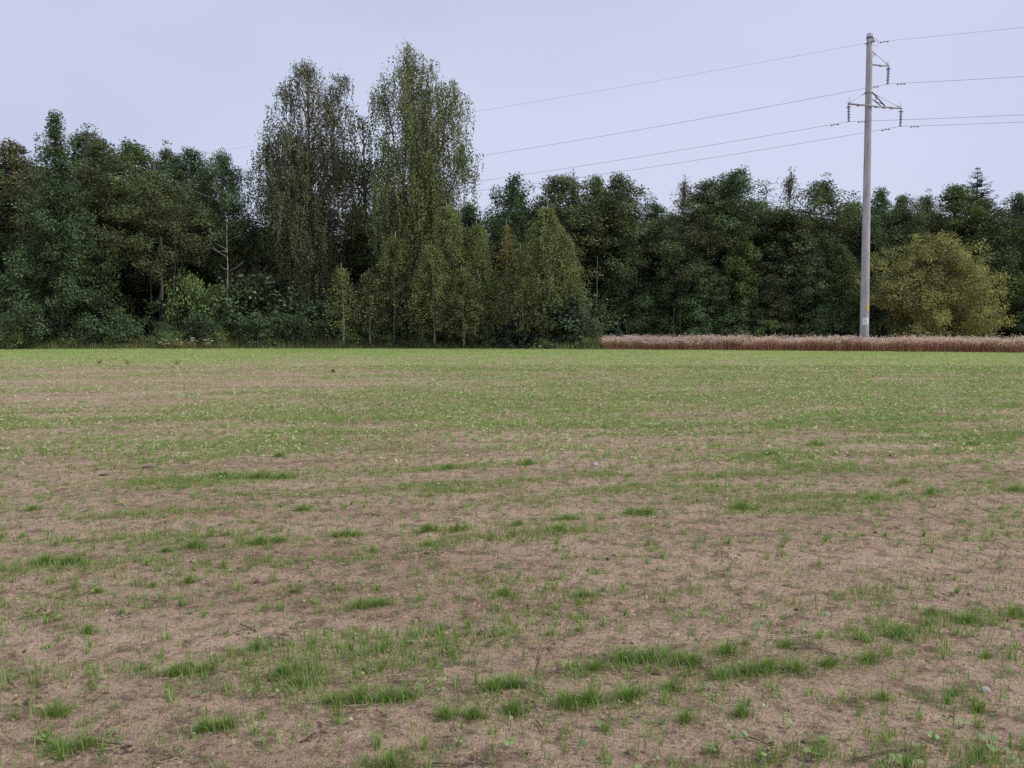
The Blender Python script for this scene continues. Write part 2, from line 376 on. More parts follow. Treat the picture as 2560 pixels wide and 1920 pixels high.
def scatter(y0, y1, rho):
    xm = 0.665 * y1 * 1.12 + 0.6; n = int((y1 - y0) * 2 * xm * rho)
    x, y = rng.uniform(-xm, xm, n), rng.uniform(y0, y1, n)
    k = in_view(x, y, 1.12); return x[k], y[k]
K = 2560.0 / 2212.0
TUFTS = [(720, 1520, 60), (775, 1518, 70), (835, 1512, 70), (878, 1506, 40), (560, 1172, 80), (600, 1168, 40), (750, 1158, 70), (1395, 1113, 80), (1360, 1112, 40), (925, 1150, 60), (985, 1146, 60), (1205, 1148, 60), (1225, 1122, 60), (1120, 1135, 40),
 (95, 1218, 70), (150, 1214, 70), (775, 1312, 60), (820, 1308, 60), (655, 1102, 40), (605, 988, 36), (70, 1103, 45), (560, 1034, 70), (610, 1032, 50), (480, 1030, 80), (1350, 1432, 70), (1400, 1426, 80), (1285, 1448, 50), (1495, 1436, 55), (1570, 1412, 60), (1075, 1492, 90), (1115, 1488, 40),
 (1225, 1520, 80), (1275, 1512, 60), (1360, 1502, 70), (1450, 1486, 60), (1560, 1465, 55), (1620, 1455, 70), (1660, 1448, 60), (1715, 1446, 60), (1790, 1436, 50), (1880, 1424, 60), (2090, 1348, 60), (2195, 1334, 50), (1940, 1378, 45), (2130, 1420, 30), (2116, 1532, 36), (1905, 1512, 40), (2060, 1500, 30),
 (130, 1618, 70), (185, 1610, 50), (440, 1580, 50), (490, 1572, 50), (840, 1656, 70), (360, 1190, 32), (420, 1184, 60), (330, 1268, 24), (408, 1260, 34), (210, 1282, 30), (190, 1368, 36), (555, 1402, 44), (120, 1542, 60), (970, 1014, 44), (1140, 1003, 40), (1660, 982, 50), (1950, 1042, 30), (2010, 1066, 36),
 (1890, 1078, 46), (1600, 1100, 60), (2190, 1060, 50), (2100, 960, 70), (1760, 962, 50), (1110, 1536, 50), (965, 1550, 50), (1480, 1560, 44), (1600, 1545, 40), (1020, 1548, 40), (640, 1480, 40), (610, 1455, 40), (1700, 1400, 36), (2010, 1330, 40), (380, 1455, 70), (445, 1452, 50), (1090, 1285, 44), (1260, 1290, 40), (925, 1178, 36)]
DEBRIS = [(100, 1322, 70), (640, 1266, 70), (720, 1262, 60), (530, 1362, 40), (940, 1196, 50), (1310, 1424, 60), (1480, 1442, 50), (320, 1012, 40), (740, 1175, 40), (1700, 1622, 80), (690, 1592, 50), (360, 1638, 50), (1010, 1652, 60), (60, 1520, 60), (1345, 1406, 50), (270, 1330, 50), (610, 1378, 40), (1190, 1400, 36), (1060, 1375, 40), (1740, 1100, 40), (2060, 1290, 50), (1560, 1200, 40), (250, 1625, 60), (1130, 1520, 50), (1900, 1100, 40), (430, 1215, 40), (180, 1170, 40)]
def debris_points(per):
    X, Y_ = [], []
    for px, py, wd in DEBRIS:
        tx, ty = ground_at(px * K, py * K); wm = wd * K * math.hypot(ty, CAM_H) / FPX; n = per
        a, b = rng.normal(0, 0.35 * wm, n), rng.normal(0, 0.14 * wm + 0.02, n)
        X.append(tx + a * math.cos(ROW) - b * math.sin(ROW)); Y_.append(ty + a * math.sin(ROW) + b * math.cos(ROW))
    return np.concatenate(X), np.concatenate(Y_)
parts = []
# foreground sprouts: single shoots and small tufts
for y0, y1, rho, wmul, seg in ((2.4, 5, 1000, 1.3, 2), (5, 9, 1000, 1.55, 1), (9, 14, 420, 2.0, 1), (14, 22, 175, 2.6, 1), (22, 34, 100, 3.6, 1)):
    x, y = scatter(y0, y1, rho); keep = rng.uniform(0, 1, len(x)) < field_density(x, y)
    x, y = x[keep], y[keep]; dn = field_density(x, y)
    ne = rng.integers(2, 5, len(x)) + (dn > 0.5) * rng.integers(0, 4, len(x)); sp = 0.010 + 0.022 * rng.uniform(0, 1, len(x)) * wmul**0.5
    bx, by, k = tuft_points(x, y, ne, sp); n = len(bx)
    P = np.stack([bx, by, terrain(bx, by) - 0.004], -1)
    H = rng.uniform(0.020, 0.068, n) * (0.75 + 0.6 * dn[k]) * (1 + 0.25 * (y0 > 8)); W = rng.uniform(0.0022, 0.0042, n) * wmul
    tint = np.clip(rng.normal(0.45, 0.17, n) + 0.35 * (fbm(bx / 0.8, by / 0.8, 71, 2) - 0.5) + 0.17 * (y0 > 8), 0, 1)
    az = rng.uniform(0, 2 * np.pi, n); parts.append(blades(P, H, W, az, rng.uniform(0.1, 0.75, n), tint, seg))
for y0, y1, rho, lo, hi, wmul in ((2.4, 6, 78, 5, 26, 1.3), (6, 10, 74, 5, 24, 1.6), (10, 16, 44, 6, 22, 2.0)):      # small tufts between the rows
    x, y = scatter(y0, y1, rho); keep = rng.uniform(0, 1, len(x)) < 0.25 + 1.2 * field_density(x, y); x, y = x[keep], y[keep]
    ne = (lo + (hi - lo) * rng.uniform(0, 1, len(x))**2).astype(int); sp = rng.uniform(0.008, 0.034, len(x)); hh = rng.uniform(0.02, 0.078, len(x)); tt = rng.normal(0.5, 0.16, len(x))
    bx, by, k = tuft_points(x, y, ne, sp); n = len(bx)
    parts.append(blades(np.stack([bx, by, terrain(bx, by) - 0.004], -1), hh[k] * rng.uniform(0.6, 1.25, n), rng.uniform(0.0022, 0.004, n) * wmul, rng.uniform(0, 6.28, n), rng.uniform(0.1, 0.95, n), np.clip(tt[k] + rng.normal(0, 0.14, n), 0, 1), 2 if y0 < 6 else 1))
for x0, y0, wd in TUFTS:                                      # looser shoots thinning out around each tuft
    tx, ty = ground_at(x0 * K, y0 * K); wm = wd * K * math.hypot(ty, CAM_H) / FPX; n = int(20 + 360 * wm)
    ds = rng.normal(0, 0.55 * wm + 0.05, n); dv = rng.normal(0, 0.18 * wm + 0.03, n)
    bx, by = tx + ds * math.cos(ROW) - dv * math.sin(ROW), ty + ds * math.sin(ROW) + dv * math.cos(ROW)
    parts.append(blades(np.stack([bx, by, terrain(bx, by) - 0.004], -1), rng.uniform(0.025, 0.075, n), rng.uniform(0.0025, 0.0045, n), rng.uniform(0, 6.28, n), rng.uniform(0.1, 0.9, n), np.clip(rng.normal(0.5, 0.2, n), 0, 1), 2))
v_, f_, s_, t_ = join(parts)
tag(link('sprouting_grass', mesh_np('sprouting_grass', v_, f_, s_, t_), M['grass']), 'thin green grass sprouting in rows over the brown field', 'grass', kind='stuff')
parts = []
for y0, y1, rho, wmul in ((34, 46, 34, 6.2), (46, 58, 28, 8.0), (58, 75, 20, 10.5)):
    x, y = scatter(y0, y1, rho)
    ok = (rng.uniform(0, 1, len(x)) < field_density(x, y)) & (y < edge_y(x) + 0.15)
    x, y = x[ok], y[ok]
    bx, by, k = tuft_points(x, y, np.full(len(x), 4), np.full(len(x), 0.07)); n = len(bx)
    H = rng.uniform(0.05, 0.10, n); W = rng.uniform(0.003, 0.005, n) * wmul
    az = rng.uniform(0, 2 * np.pi, n)
    tint = np.clip(rng.normal(0.68, 0.17, n) + 0.6 * (fbm(bx / 3, by / 1.5, 81, 3) - 0.5), 0, 1)
    parts.append(blades(np.stack([bx, by, np.zeros(n) - 0.004], -1), H, W, az, rng.uniform(0.35, 1.25, n), tint, 1))
v_, f_, s_, t_ = join(parts)
tag(link('field_edge_grass', mesh_np('field_edge_grass', v_, f_, s_, t_), M['far_grass']), 'bright yellow-green grass along the far end of the field', 'grass', kind='stuff')

# broad-leaved seedlings scattered through the field
def seedling_parts(cx, cy, size, nl, tint):
    """kidney-shaped leaf pairs on a short stem; six-sided leaves"""
    stems, leaves = [], []
    n = len(cx); z = terrain(cx, cy); hgt = size * rng.uniform(1.2, 2.2, n)
    P = np.stack([cx, cy, z - 0.004], -1)
    stems.append(blades(P, hgt + 0.006, np.full(n, 0.08) * size, rng.uniform(0, 6.28, n), np.full(n, 0.08), np.zeros(n), 1))
    a0 = rng.uniform(0, 2 * np.pi, n)
    for j in range(nl):
        az = a0 + j * 2 * np.pi / nl + rng.normal(0, 0.25, n)
        d = np.stack([np.cos(az), np.sin(az), rng.uniform(-0.5, 0.8, n)], -1); d = unit(d)
        s = np.stack([-np.sin(az), np.cos(az), rng.normal(0, 0.4, n)], -1); s = unit(s)
        L_ = size * rng.uniform(0.8, 1.25, n); top = P + np.array([0, 0, 1.0]) * (hgt - 0.002 * j)[:, None] + d * (L_ * 0.12)[:, None]
        pts = [(0, 0), (0.22, 0.46), (0.72, 0.52), (1.0, 0.14), (1.0, -0.14), (0.72, -0.52), (0.22, -0.46)]
        if size.mean() > 0.022: pts = [(0, 0), (0.5, 0.52), (1.0, 0.0), (0.5, -0.52)]
        q = len(pts)
        Vv = np.stack([top + d * (L_ * a)[:, None] + s * (L_ * b)[:, None] - np.array([0, 0, 1.0]) * (L_ * 0.22 * abs(b))[:, None] for a, b in pts], 1).reshape(-1, 3)
        leaves.append((Vv, np.arange(n * q), np.full(n, q), tint))
    return stems, leaves
ST, LV = [], []
for y0, y1, rho, smul, nl in ((2.4, 6, 62, 0.95, 2), (6, 9, 80, 1.25, 2), (9, 17, 105, 2.4, 2), (17, 27, 60, 3.0, 2), (27, 46, 26, 4.0, 2)):
    x, y = scatter(y0, y1, rho); keep = rng.uniform(0, 1, len(x)) < np.clip(0.25 + 0.9 * field_density(x, y) * (fbm(x / 0.9, y / 0.7, 91, 2) > 0.42), 0, 1)
    x, y = x[keep], y[keep]; sz = rng.uniform(0.008, 0.0165, len(x)) * smul
    s1, l1 = seedling_parts(x, y, sz, nl, np.clip(rng.normal(0.42 + 0.2 * (y0 > 8), 0.25, len(x)), 0, 1)); ST += s1; LV += l1
v_, f_, s_, t_ = join(LV)
tag(link('broadleaf_seedlings', mesh_np('broadleaf_seedlings', v_, f_, s_, t_), M['seedling']), 'tiny pale broad-leaved seedlings dotted among the grass across the field', 'seedlings', kind='stuff')
v_, f_, s_, t_ = join(ST)
tag(link('seedling_stalks', mesh_np('seedling_stalks', v_, f_, s_, t_), M['seed_stem']), 'thin reddish stalks under the pale seedlings', 'stalks', kind='stuff')

# crumbs of soil and short straw litter
def lumps(x, y, size, flat=0.6):
    n = len(x); z = terrain(x, y)
    base = np.array([(1, 0, 0), (0.3, 0.95, 0), (-0.8, 0.6, 0), (-0.85, -0.5, 0), (0.25, -0.95, 0), (0.1, 0.1, 1)], float)
    a = rng.uniform(0, 6.28, n); ca, sa = np.cos(a), np.sin(a)
    J = base[None] * (1 + rng.uniform(-0.35, 0.35, (n, 6, 1))) * size[:, None, None]
    X = J[..., 0] * ca[:, None] - J[..., 1] * sa[:, None]; Y = J[..., 0] * sa[:, None] + J[..., 1] * ca[:, None]; Z = J[..., 2] * flat
    Vv = np.stack([X + x[:, None], Y + y[:, None], Z + (z - 0.15 * size)[:, None]], -1).reshape(-1, 3)
    tri = np.array([(0, 1, 5), (1, 2, 5), (2, 3, 5), (3, 4, 5), (4, 0, 5)])
    f = (tri[None] + (np.arange(n) * 6)[:, None, None]).ravel()
    return Vv, f, np.full(n * 5, 3), np.repeat(rng.uniform(0, 1, n), 5)
parts = []
for y0, y1, rho, a, b in ((2.4, 5.5, 850, 0.003, 0.0150), (5.5, 10, 200, 0.006, 0.022), (10, 20, 22, 0.011, 0.034)):
    x, y = scatter(y0, y1, rho); ok = fbm(x / 0.35, y / 0.25, 101, 2) > 0.40; x, y = x[ok], y[ok]
    parts.append(lumps(x, y, a + (b - a) * rng.uniform(0, 1, len(x))**3.2))
v_, f_, s_, t_ = join(parts)
tag(link('soil_crumbs', mesh_np('soil_crumbs', v_, f_, s_), M['crumb']), 'loose crumbs of dry brown soil over the bare ground', 'soil crumbs', kind='stuff')
parts = []
for y0, y1, rho, a, b in ((2.4, 6, 26, 0.006, 0.022), (6, 11, 11, 0.010, 0.034), (11, 22, 2.2, 0.02, 0.055)):
    x, y = scatter(y0, y1, rho); ok = fbm(along(x, y) / 0.8, across(x, y) / 0.3, 121, 2) > 0.47; x, y = x[ok], y[ok]
    parts.append(lumps(x, y, a + (b - a) * rng.uniform(0, 1, len(x))**2.2, 0.5))
x, y = debris_points(16); parts.append(lumps(x, y, rng.uniform(0.006, 0.02, len(x)), 0.6))
v_, f_, s_, t_ = join(parts)
tag(link('dark_crumbs', mesh_np('dark_crumbs', v_, f_, s_), M['clod']), 'small dark lumps of soil strewn in the rows', 'soil crumbs', kind='stuff')  # lumps in the clod colour, darker than the crumbs above
def straws(x, y, ln, wd):
    n = len(x); a = rng.normal(ROW, 0.9, n); d = np.stack([np.cos(a), np.sin(a), rng.normal(0, 0.06, n)], -1)
    s = np.stack([-np.sin(a), np.cos(a), np.zeros(n)], -1); c = np.stack([x, y, terrain(x, y) + 0.006], -1)
    up = np.array([0, 0, 1.0]); e0, e1 = c - d * ln[:, None] / 2, c + d * ln[:, None] / 2
    Vv = np.stack([e0 - s * wd[:, None], e0 + s * wd[:, None], e1 + s * wd[:, None], e1 - s * wd[:, None], e0 + up * wd[:, None] * 1.5, e1 + up * wd[:, None] * 1.5], 1).reshape(-1, 3)
    f = (np.array([0, 3, 5, 4, 1, 4, 5, 2])[None] + (np.arange(n) * 6)[:, None]).ravel()
    return Vv, f, np.full(n * 2, 4), np.zeros(n * 2)
for nm, mt, frac, lab in (('straw_litter', 'straw', 1.0, 'short pale bits of dry straw strewn over the soil'), ('stubble_litter', 'dark_straw', 1.3, 'short dark weathered stalk bits strewn over the soil')):
    parts = []
    for y0, y1, rho, a, b, wd in ((2.4, 5.5, 75, 0.010, 0.08, 0.0010), (5.5, 11, 36, 0.02, 0.10, 0.0017), (11, 22, 9, 0.03, 0.14, 0.003)):
        x, y = scatter(y0, y1, rho * frac); ok = fbm(along(x, y) / 0.9, across(x, y) / 0.3, 111, 2) > 0.45; x, y = x[ok], y[ok]
        n = len(x); parts.append(straws(x, y, a + (b - a) * rng.uniform(0, 1, n)**3, np.full(n, wd)))
    x, y = debris_points(9 if nm == 'straw_litter' else 16); q = np.clip(y / 7, 0.75, 1.5); parts.append(straws(x, y, (0.02 + 0.09 * rng.uniform(0, 1, len(x))**2) * q, rng.uniform(0.0007, 0.0015, len(x)) * q))
    v_, f_, s_, t_ = join(parts)
    tag(link(nm, mesh_np(nm, v_, f_, s_), M[mt]), lab, 'straw', kind='stuff')

# ------------------------------------------------------------------ trees
def rand_dirs(n): return unit(rng.normal(0, 1, (n, 3)))
def cluster_leaves(C, rad, per, size, flat=0.85, axis=None, droop=0.25):
    """leaf quads scattered in flattened clumps; C (m,3) centres, rad (m,)"""
    m = len(C); k = np.repeat(np.arange(m), per); n = len(k)
    d = rand_dirs(n) * (rng.uniform(0, 1, n)**0.45)[:, None]
    d[:, 2] *= flat
    P = C[k] + d * rad[k][:, None]
    D = unit(d * 0.9 + rng.normal(0, 0.55, (n, 3)) + np.array([0, 0, -droop]))
    N = unit(np.array([0, 0, 1.0]) * 0.55 + d * 1.1 + rng.normal(0, 0.38, (n, 3)))
    Ln = size * rng.uniform(0.65, 1.3, n)
    ct = rng.uniform(0, 1, m); ch = rng.uniform(0, 1, m)
    tint = np.clip(0.5 + 0.75 * (ct[k] - 0.5) + rng.normal(0, 0.14, n), 0, 1)
    hue = np.clip(0.65 * ch[k] + 0.35 * rng.uniform(0, 1, n), 0, 1)
    v, f, s, t = leaf_quads(P, D, N, Ln, Ln * rng.uniform(0.55, 0.85, n), tint)
    return v, f, s, t, hue
def crown_mesh(name, packs):
    V, F, S, T, Hh, off = [], [], [], [], [], 0
    for v, f, s, t, h in packs:
        V.append(v); F.append(f + off); S.append(s); T.append(t); Hh.append(h); off += len(v)
    return mesh_np(name, np.concatenate(V), np.concatenate(F), np.concatenate(S), np.concatenate(T), col=np.concatenate(Hh))
def wobble_path(a, b, n, amp, rs, sag=0.0):
    a, b = np.asarray(a, float), np.asarray(b, float); t = np.linspace(0, 1, n)[:, None]
    p = a + (b - a) * t; L_ = np.linalg.norm(b - a)
    p[1:-1] += rs.normal(0, amp * L_, (n - 2, 3))
    p[:, 2] += sag * L_ * np.sin(np.pi * t[:, 0])
    return p

def broad_tree(name, H, W, cb=0.12, shape='oval', leaf=0.165, nlimb=46, per=95, crad=0.8, seed=1, top_sparse=0.0, dens=1.0, leaders=1):
    """deciduous tree: trunk, limbs that carry leaf clumps out to an uneven envelope"""
    rs = np.random.default_rng(seed)
    zc = cb * H
    lobes = rs.uniform(0, 6.28, 6); lamp = rs.uniform(0.05, 0.17, 6)
    def env(t, a, z):
        if shape == 'oval': r = np.sin(np.pi * np.clip(t, 0, 1)**0.8)**0.75
        elif shape == 'cone': r = np.clip((1 - t), 0, 1)**0.68 * np.clip(t * 7 + 0.55, 0, 1)
        elif shape == 'spire': r = np.clip((1 - t), 0, 1)**1.25 * np.clip(t * 7 + 0.6, 0, 1)
        elif shape == 'dome': r = np.clip(1 - t**2.8, 0, 1)**0.55 * np.clip(t * 2.2 + 0.42, 0, 1)
        else: r = np.sin(np.pi * np.clip(0.12 + 0.88 * t, 0, 1)**1.25)**0.7      # 'top': widest high up
        k = 1 + sum(lamp[i] * math.sin((1 + i // 2) * a + lobes[i] + 0.5 * z * (i % 2)) for i in range(6))
        return r * W / 2 * k
    tr, br = MB(), MB()
    lean = rs.normal(0, 0.02, 2) * H
    nseg = 9; zs = np.linspace(0, 0.94 * H, nseg)
    tp = np.stack([lean[0] * (zs / H)**1.5 + rs.normal(0, 0.012 * H, nseg) * (zs > 0.5) * 0.6, lean[1] * (zs / H)**1.5 + rs.normal(0, 0.012 * H, nseg) * (zs > 0.5) * 0.6, zs], -1)
    r0 = 0.0115 * H; tr.tube(tp, [r0 * 1.25] + [r0 * (1 - 0.93 * (z / (0.94 * H))) for z in zs[1:]], 7)
    tpos = lambda z: np.array([np.interp(z, zs, tp[:, i]) for i in range(3)])
    C, Rd = [], []
    for i in range(nlimb):
        u = (i + rs.uniform(0, 1)) / nlimb; t = u**0.85
        z = zc + t * (H * 0.97 - zc); a = i * 2.399 + rs.normal(0, 0.4)
        rr = max(env(t, a, z), 0.25) * rs.uniform(0.78, 1.06)
        up = rs.uniform(0.15, 0.6) * (1.0 if shape != 'cone' else 0.7)
        z0 = max(z - rr * up, 0.06 * H); s = tpos(z0); e = tpos(min(z, 0.94 * H)) * np.array([1, 1, 0]) + np.array([rr * math.cos(a), rr * math.sin(a), z])
        path = wobble_path(s, e, 5, 0.035, rs, 0.06)
        br.tube(path, [max(0.016 * rr + 0.02, 0.03) * (1 - 0.8 * q / 4) for q in range(5)], 4, False)
        nc = max(2, int(2 + rr * 1.9 * dens))
        for q in range(nc):
            v = 0.35 + 0.65 * (q + rs.uniform(0.2, 1)) / nc
            p = s + (e - s) * v; side = rs.normal(0, 0.30 * rr * (0.35 + v * 0.4), 3); side[2] *= 0.8
            C.append(p + side); Rd.append(crad * rs.uniform(0.55, 1.15) * (0.72 + 0.28 * min(1, (H - z) / (0.25 * H))))
    for q in range(int(6 * leaders)):                                      # shoots that break the outline at the top
        a = rs.uniform(0, 6.28); rr = rs.uniform(0, 0.13) * W; z = H * rs.uniform(0.92, 1.0)
        p = tpos(0.9 * H) + np.array([rr * math.cos(a), rr * math.sin(a), z - tpos(0.9 * H)[2]])
        p[2] -= rr * 1.3
        br.tube(wobble_path(tpos(0.84 * H), p, 4, 0.03, rs), [0.05, 0.04, 0.025, 0.012], 4, False)
        for g in range(3): C.append(p - np.array([0, 0, g * 0.55]) + rs.normal(0, 0.16, 3)); Rd.append(crad * rs.uniform(0.32, 0.6))
    C, Rd = np.array(C), np.array(Rd)
    if top_sparse:
        keep = rs.uniform(0, 1, len(C)) > top_sparse * sstep(0.55, 0.95, C[:, 2] / H); C, Rd = C[keep], Rd[keep]
    pr = np.maximum((per * (Rd / crad)**1.6 * dens).astype(int), 6)
    return tr.mesh(name + '_trunk'), br.mesh(name + '_branches'), crown_mesh(name + '_crown', [cluster_leaves(C, Rd, pr, leaf)])

def weeping_tree(name, columns, zlow, seed=1, leaf=0.13, nstr=1, strand=(0.7, 3.2), trunk_r=0.33, step=0.083, spread=0.11):
    """birch with hanging strands: columns are (dx, dy, top, radius, strand count)"""
    rs = np.random.default_rng(seed)
    tr, br = MB(), MB()
    top = max(columns, key=lambda c: c[2])
    zs = np.linspace(0, top[2] * 0.9, 11)
    tp = [np.array([top[0] * (z / top[2])**1.6 + rs.normal(0, 0.06) * (z > 1), top[1] * (z / top[2])**1.6 + rs.normal(0, 0.06) * (z > 1), z]) for z in zs]
    tr.tube(tp, [trunk_r * (1.2 if i == 0 else 1 - 0.93 * i / 10) for i in range(11)], 8)
    def tpos(z): return np.array([np.interp(z, zs, [p[i] for p in tp]) for i in range(3)])
    P, D, N, Ln, T, Hh = [], [], [], [], [], []
    for ci, (dx, dy, zt, rad, cnt) in enumerate(columns):
        fork = max(zt * 0.45, zlow + 1); ax0 = tpos(min(fork, top[2] * 0.9))
        path = [ax0 + (np.array([dx, dy, zt - 0.9]) - ax0) * np.array([q**0.65, q**0.65, q]) + rs.normal(0, 0.10, 3) * (0 < q < 1) for q in np.linspace(0, 1, 7)]
        tr.tube(path, [0.17 * (1 - 0.9 * q / 6) for q in range(7)], 6, False)
        pz = np.array([p[2] for p in path])
        def apos(z): return np.array([np.interp(z, pz, [p[0] for p in path]), np.interp(z, pz, [p[1] for p in path]), z])
        nb = max(10, cnt // 8); limbs = []
        for b in range(nb):
            zz = zlow + 1.5 + (zt - zlow - 1.5) * (1 - rs.uniform(0, 1)**1.1)
            a = rs.uniform(0, 6.28); cap = min(1.0, 0.18 + ((zt - zz) / (rad * 1.7))**0.7) * min(1.0, 0.55 + (zz - zlow) / 6)
            rr = rad * cap * rs.uniform(0.75, 1.12); s = apos(max(zz - rr * 1.1, zlow * 0.7))
            mid = apos(zz) + np.array([math.cos(a), math.sin(a), 0]) * rr * 0.62 + np.array([0, 0, 0.15])
            e = apos(zz) + np.array([math.cos(a), math.sin(a), 0]) * rr + np.array([0, 0, -0.25 * rr * 0.5])
            br.tube([s, (s + mid) / 2 + rs.normal(0, 0.06, 3), mid, e], [0.05, 0.035, 0.022, 0.01], 4, False)
            limbs.append((s, mid, e, zz))
        for k in range(cnt * nstr):
            s, mid, e, zz = limbs[rs.integers(0, nb)]
            u = rs.uniform(0.1, 1.0)**0.7
            o = (s + (mid - s) * (u / 0.6)) if u < 0.6 else (mid + (e - mid) * ((u - 0.6) / 0.4))
            o = o + rs.normal(0, 0.34, 3) * np.array([1, 1, 0.6])
            ln = rs.uniform(*strand) * (0.45 + 0.55 * min(1, (zt - o[2]) / 4 + 0.25)); ln = min(ln, max(o[2] - zlow * 0.5, 0.5))
            n = int(ln / step); q = np.linspace(0.02, 1, n)
            out = rs.normal(0, 1, 2); out = out / (np.hypot(*out) + 1e-6)
            sway = rs.normal(0, 0.05, 2)
            x = o[0] + out[0] * 0.22 * np.sqrt(q) + sway[0] * q * ln; y = o[1] + out[1] * 0.22 * np.sqrt(q) + sway[1] * q * ln
            z = o[2] + 0.18 * np.sin(np.minimum(q * 6, np.pi)) - ln * q
            p = np.stack([x, y, z], -1) + rs.normal(0, spread, (n, 3)) * (1.15 - 0.6 * q)[:, None]
            P.append(p); D.append(np.stack([rs.normal(0, 0.45, n), rs.normal(0, 0.45, n), -np.ones(n)], -1))
            N.append(rs.normal(0, 1, (n, 3)) + np.array([0, -0.2, 0.35])); Ln.append(leaf * rs.uniform(0.7, 1.35, n))
            T.append(np.clip(rs.normal(0.5, 0.24) + rs.normal(0, 0.13, n), 0, 1)); Hh.append(np.clip(0.7 * rs.uniform() + 0.3 * rs.uniform(0, 1, n), 0, 1))
    P, D, N, Ln, T, Hh = [np.concatenate(a) for a in (P, D, N, Ln, T, Hh)]
    v, f, s, t = leaf_quads(P, D, N, Ln, Ln * 0.68, T, 0.08)
    C = []                                                        # leafy masses around the limbs that the strands hang from
    for dx, dy, zt, rad, cnt in columns:
        m = cnt // 6; zc = zlow + (zt - zlow - 0.5) * rs.uniform(0, 1, m); a = rs.uniform(0, 6.28, m)
        rr = rad * 0.8 * np.sqrt(rs.uniform(0, 1, m)) * np.minimum(1, 0.15 + (zt - zc) / (rad * 1.7))
        k = np.clip((zc - 0.3 * zt) / (0.7 * zt), 0.25, 1)**0.65
        C.append(np.stack([dx * k + rr * np.cos(a), dy * k + rr * np.sin(a), zc], -1))
    C = np.concatenate(C)
    mass = cluster_leaves(C, rs.uniform(0.4, 0.85, len(C)), np.full(len(C), 34), leaf * 1.05, 1.3, droop=0.9)
    return tr.mesh(name + '_trunk'), br.mesh(name + '_branches'), crown_mesh(name + '_crown', [(v, f, s, t, Hh), mass])

def young_birch(name, H, W, seed=1, leaf=0.13, n=190, cb=0.1, per=36):
    """slim airy birch: thin white stem, ascending twigs with drooping tips"""
    rs = np.random.default_rng(seed); tr, br = MB(), MB()
    zs = np.linspace(0, H, 10); bend = rs.normal(0, 0.02, 2) * H
    tp = np.stack([bend[0] * (zs / H)**2 + rs.normal(0, 0.03, 10) * (zs > 0), bend[1] * (zs / H)**2 + rs.normal(0, 0.03, 10) * (zs > 0), zs], -1)
    tr.tube(tp, [0.0085 * H * (1 - 0.93 * z / H) + 0.008 for z in zs], 6)
    P, D, N, Ln, T, Hh = [], [], [], [], [], []
    for i in range(n):
        t = ((i + rs.uniform()) / n)**0.9; z = H * (cb + (1 - cb) * t); a = i * 2.4 + rs.normal(0, 0.5)
        prof = (1 - t)**0.62 * min(1.0, 0.45 + t * 2.6) + 0.06
        rr = W / 2 * prof * rs.uniform(0.6, 1.15); s = np.array([np.interp(z * 0.93, zs, tp[:, 0]), np.interp(z * 0.93, zs, tp[:, 1]), z * 0.93])
        rise = rr * rs.uniform(0.5, 1.1)
        q = np.linspace(0.22, 1.35, per); qq = np.minimum(q, 1)
        x = s[0] + rr * qq * math.cos(a); y = s[1] + rr * qq * math.sin(a)
        zz = s[2] + rise * np.sin(qq * 1.9) / math.sin(1.57) - np.maximum(q - 0.85, 0) * rs.uniform(0.8, 2.2) - 0.1 * rr * qq**2
        pts = np.stack([x, y, zz], -1)
        br.tube(pts[[0, per // 3, 2 * per // 3]], [0.02, 0.014, 0.008], 3, False)
        P.append(pts + rs.normal(0, 0.13, (per, 3))); D.append(rs.normal(0, 0.6, (per, 3)) + np.array([0.5 * math.cos(a), 0.5 * math.sin(a), -0.6]))
        N.append(rs.normal(0, 0.7, (per, 3)) + np.array([0, 0, 0.8])); Ln.append(leaf * rs.uniform(0.7, 1.3, per))
        T.append(np.clip(rs.normal(0.5, 0.13) + rs.normal(0, 0.17, per), 0, 1)); Hh.append(np.clip(0.6 * rs.uniform() + 0.4 * rs.uniform(0, 1, per), 0, 1))
    P, D, N, Ln, T, Hh = [np.concatenate(a) for a in (P, D, N, Ln, T, Hh)]
    v, f, s, t = leaf_quads(P, D, N, Ln, Ln * 0.7, T)
    return tr.mesh(name + '_trunk'), br.mesh(name + '_branches'), crown_mesh(name + '_crown', [(v, f, s, t, Hh)])

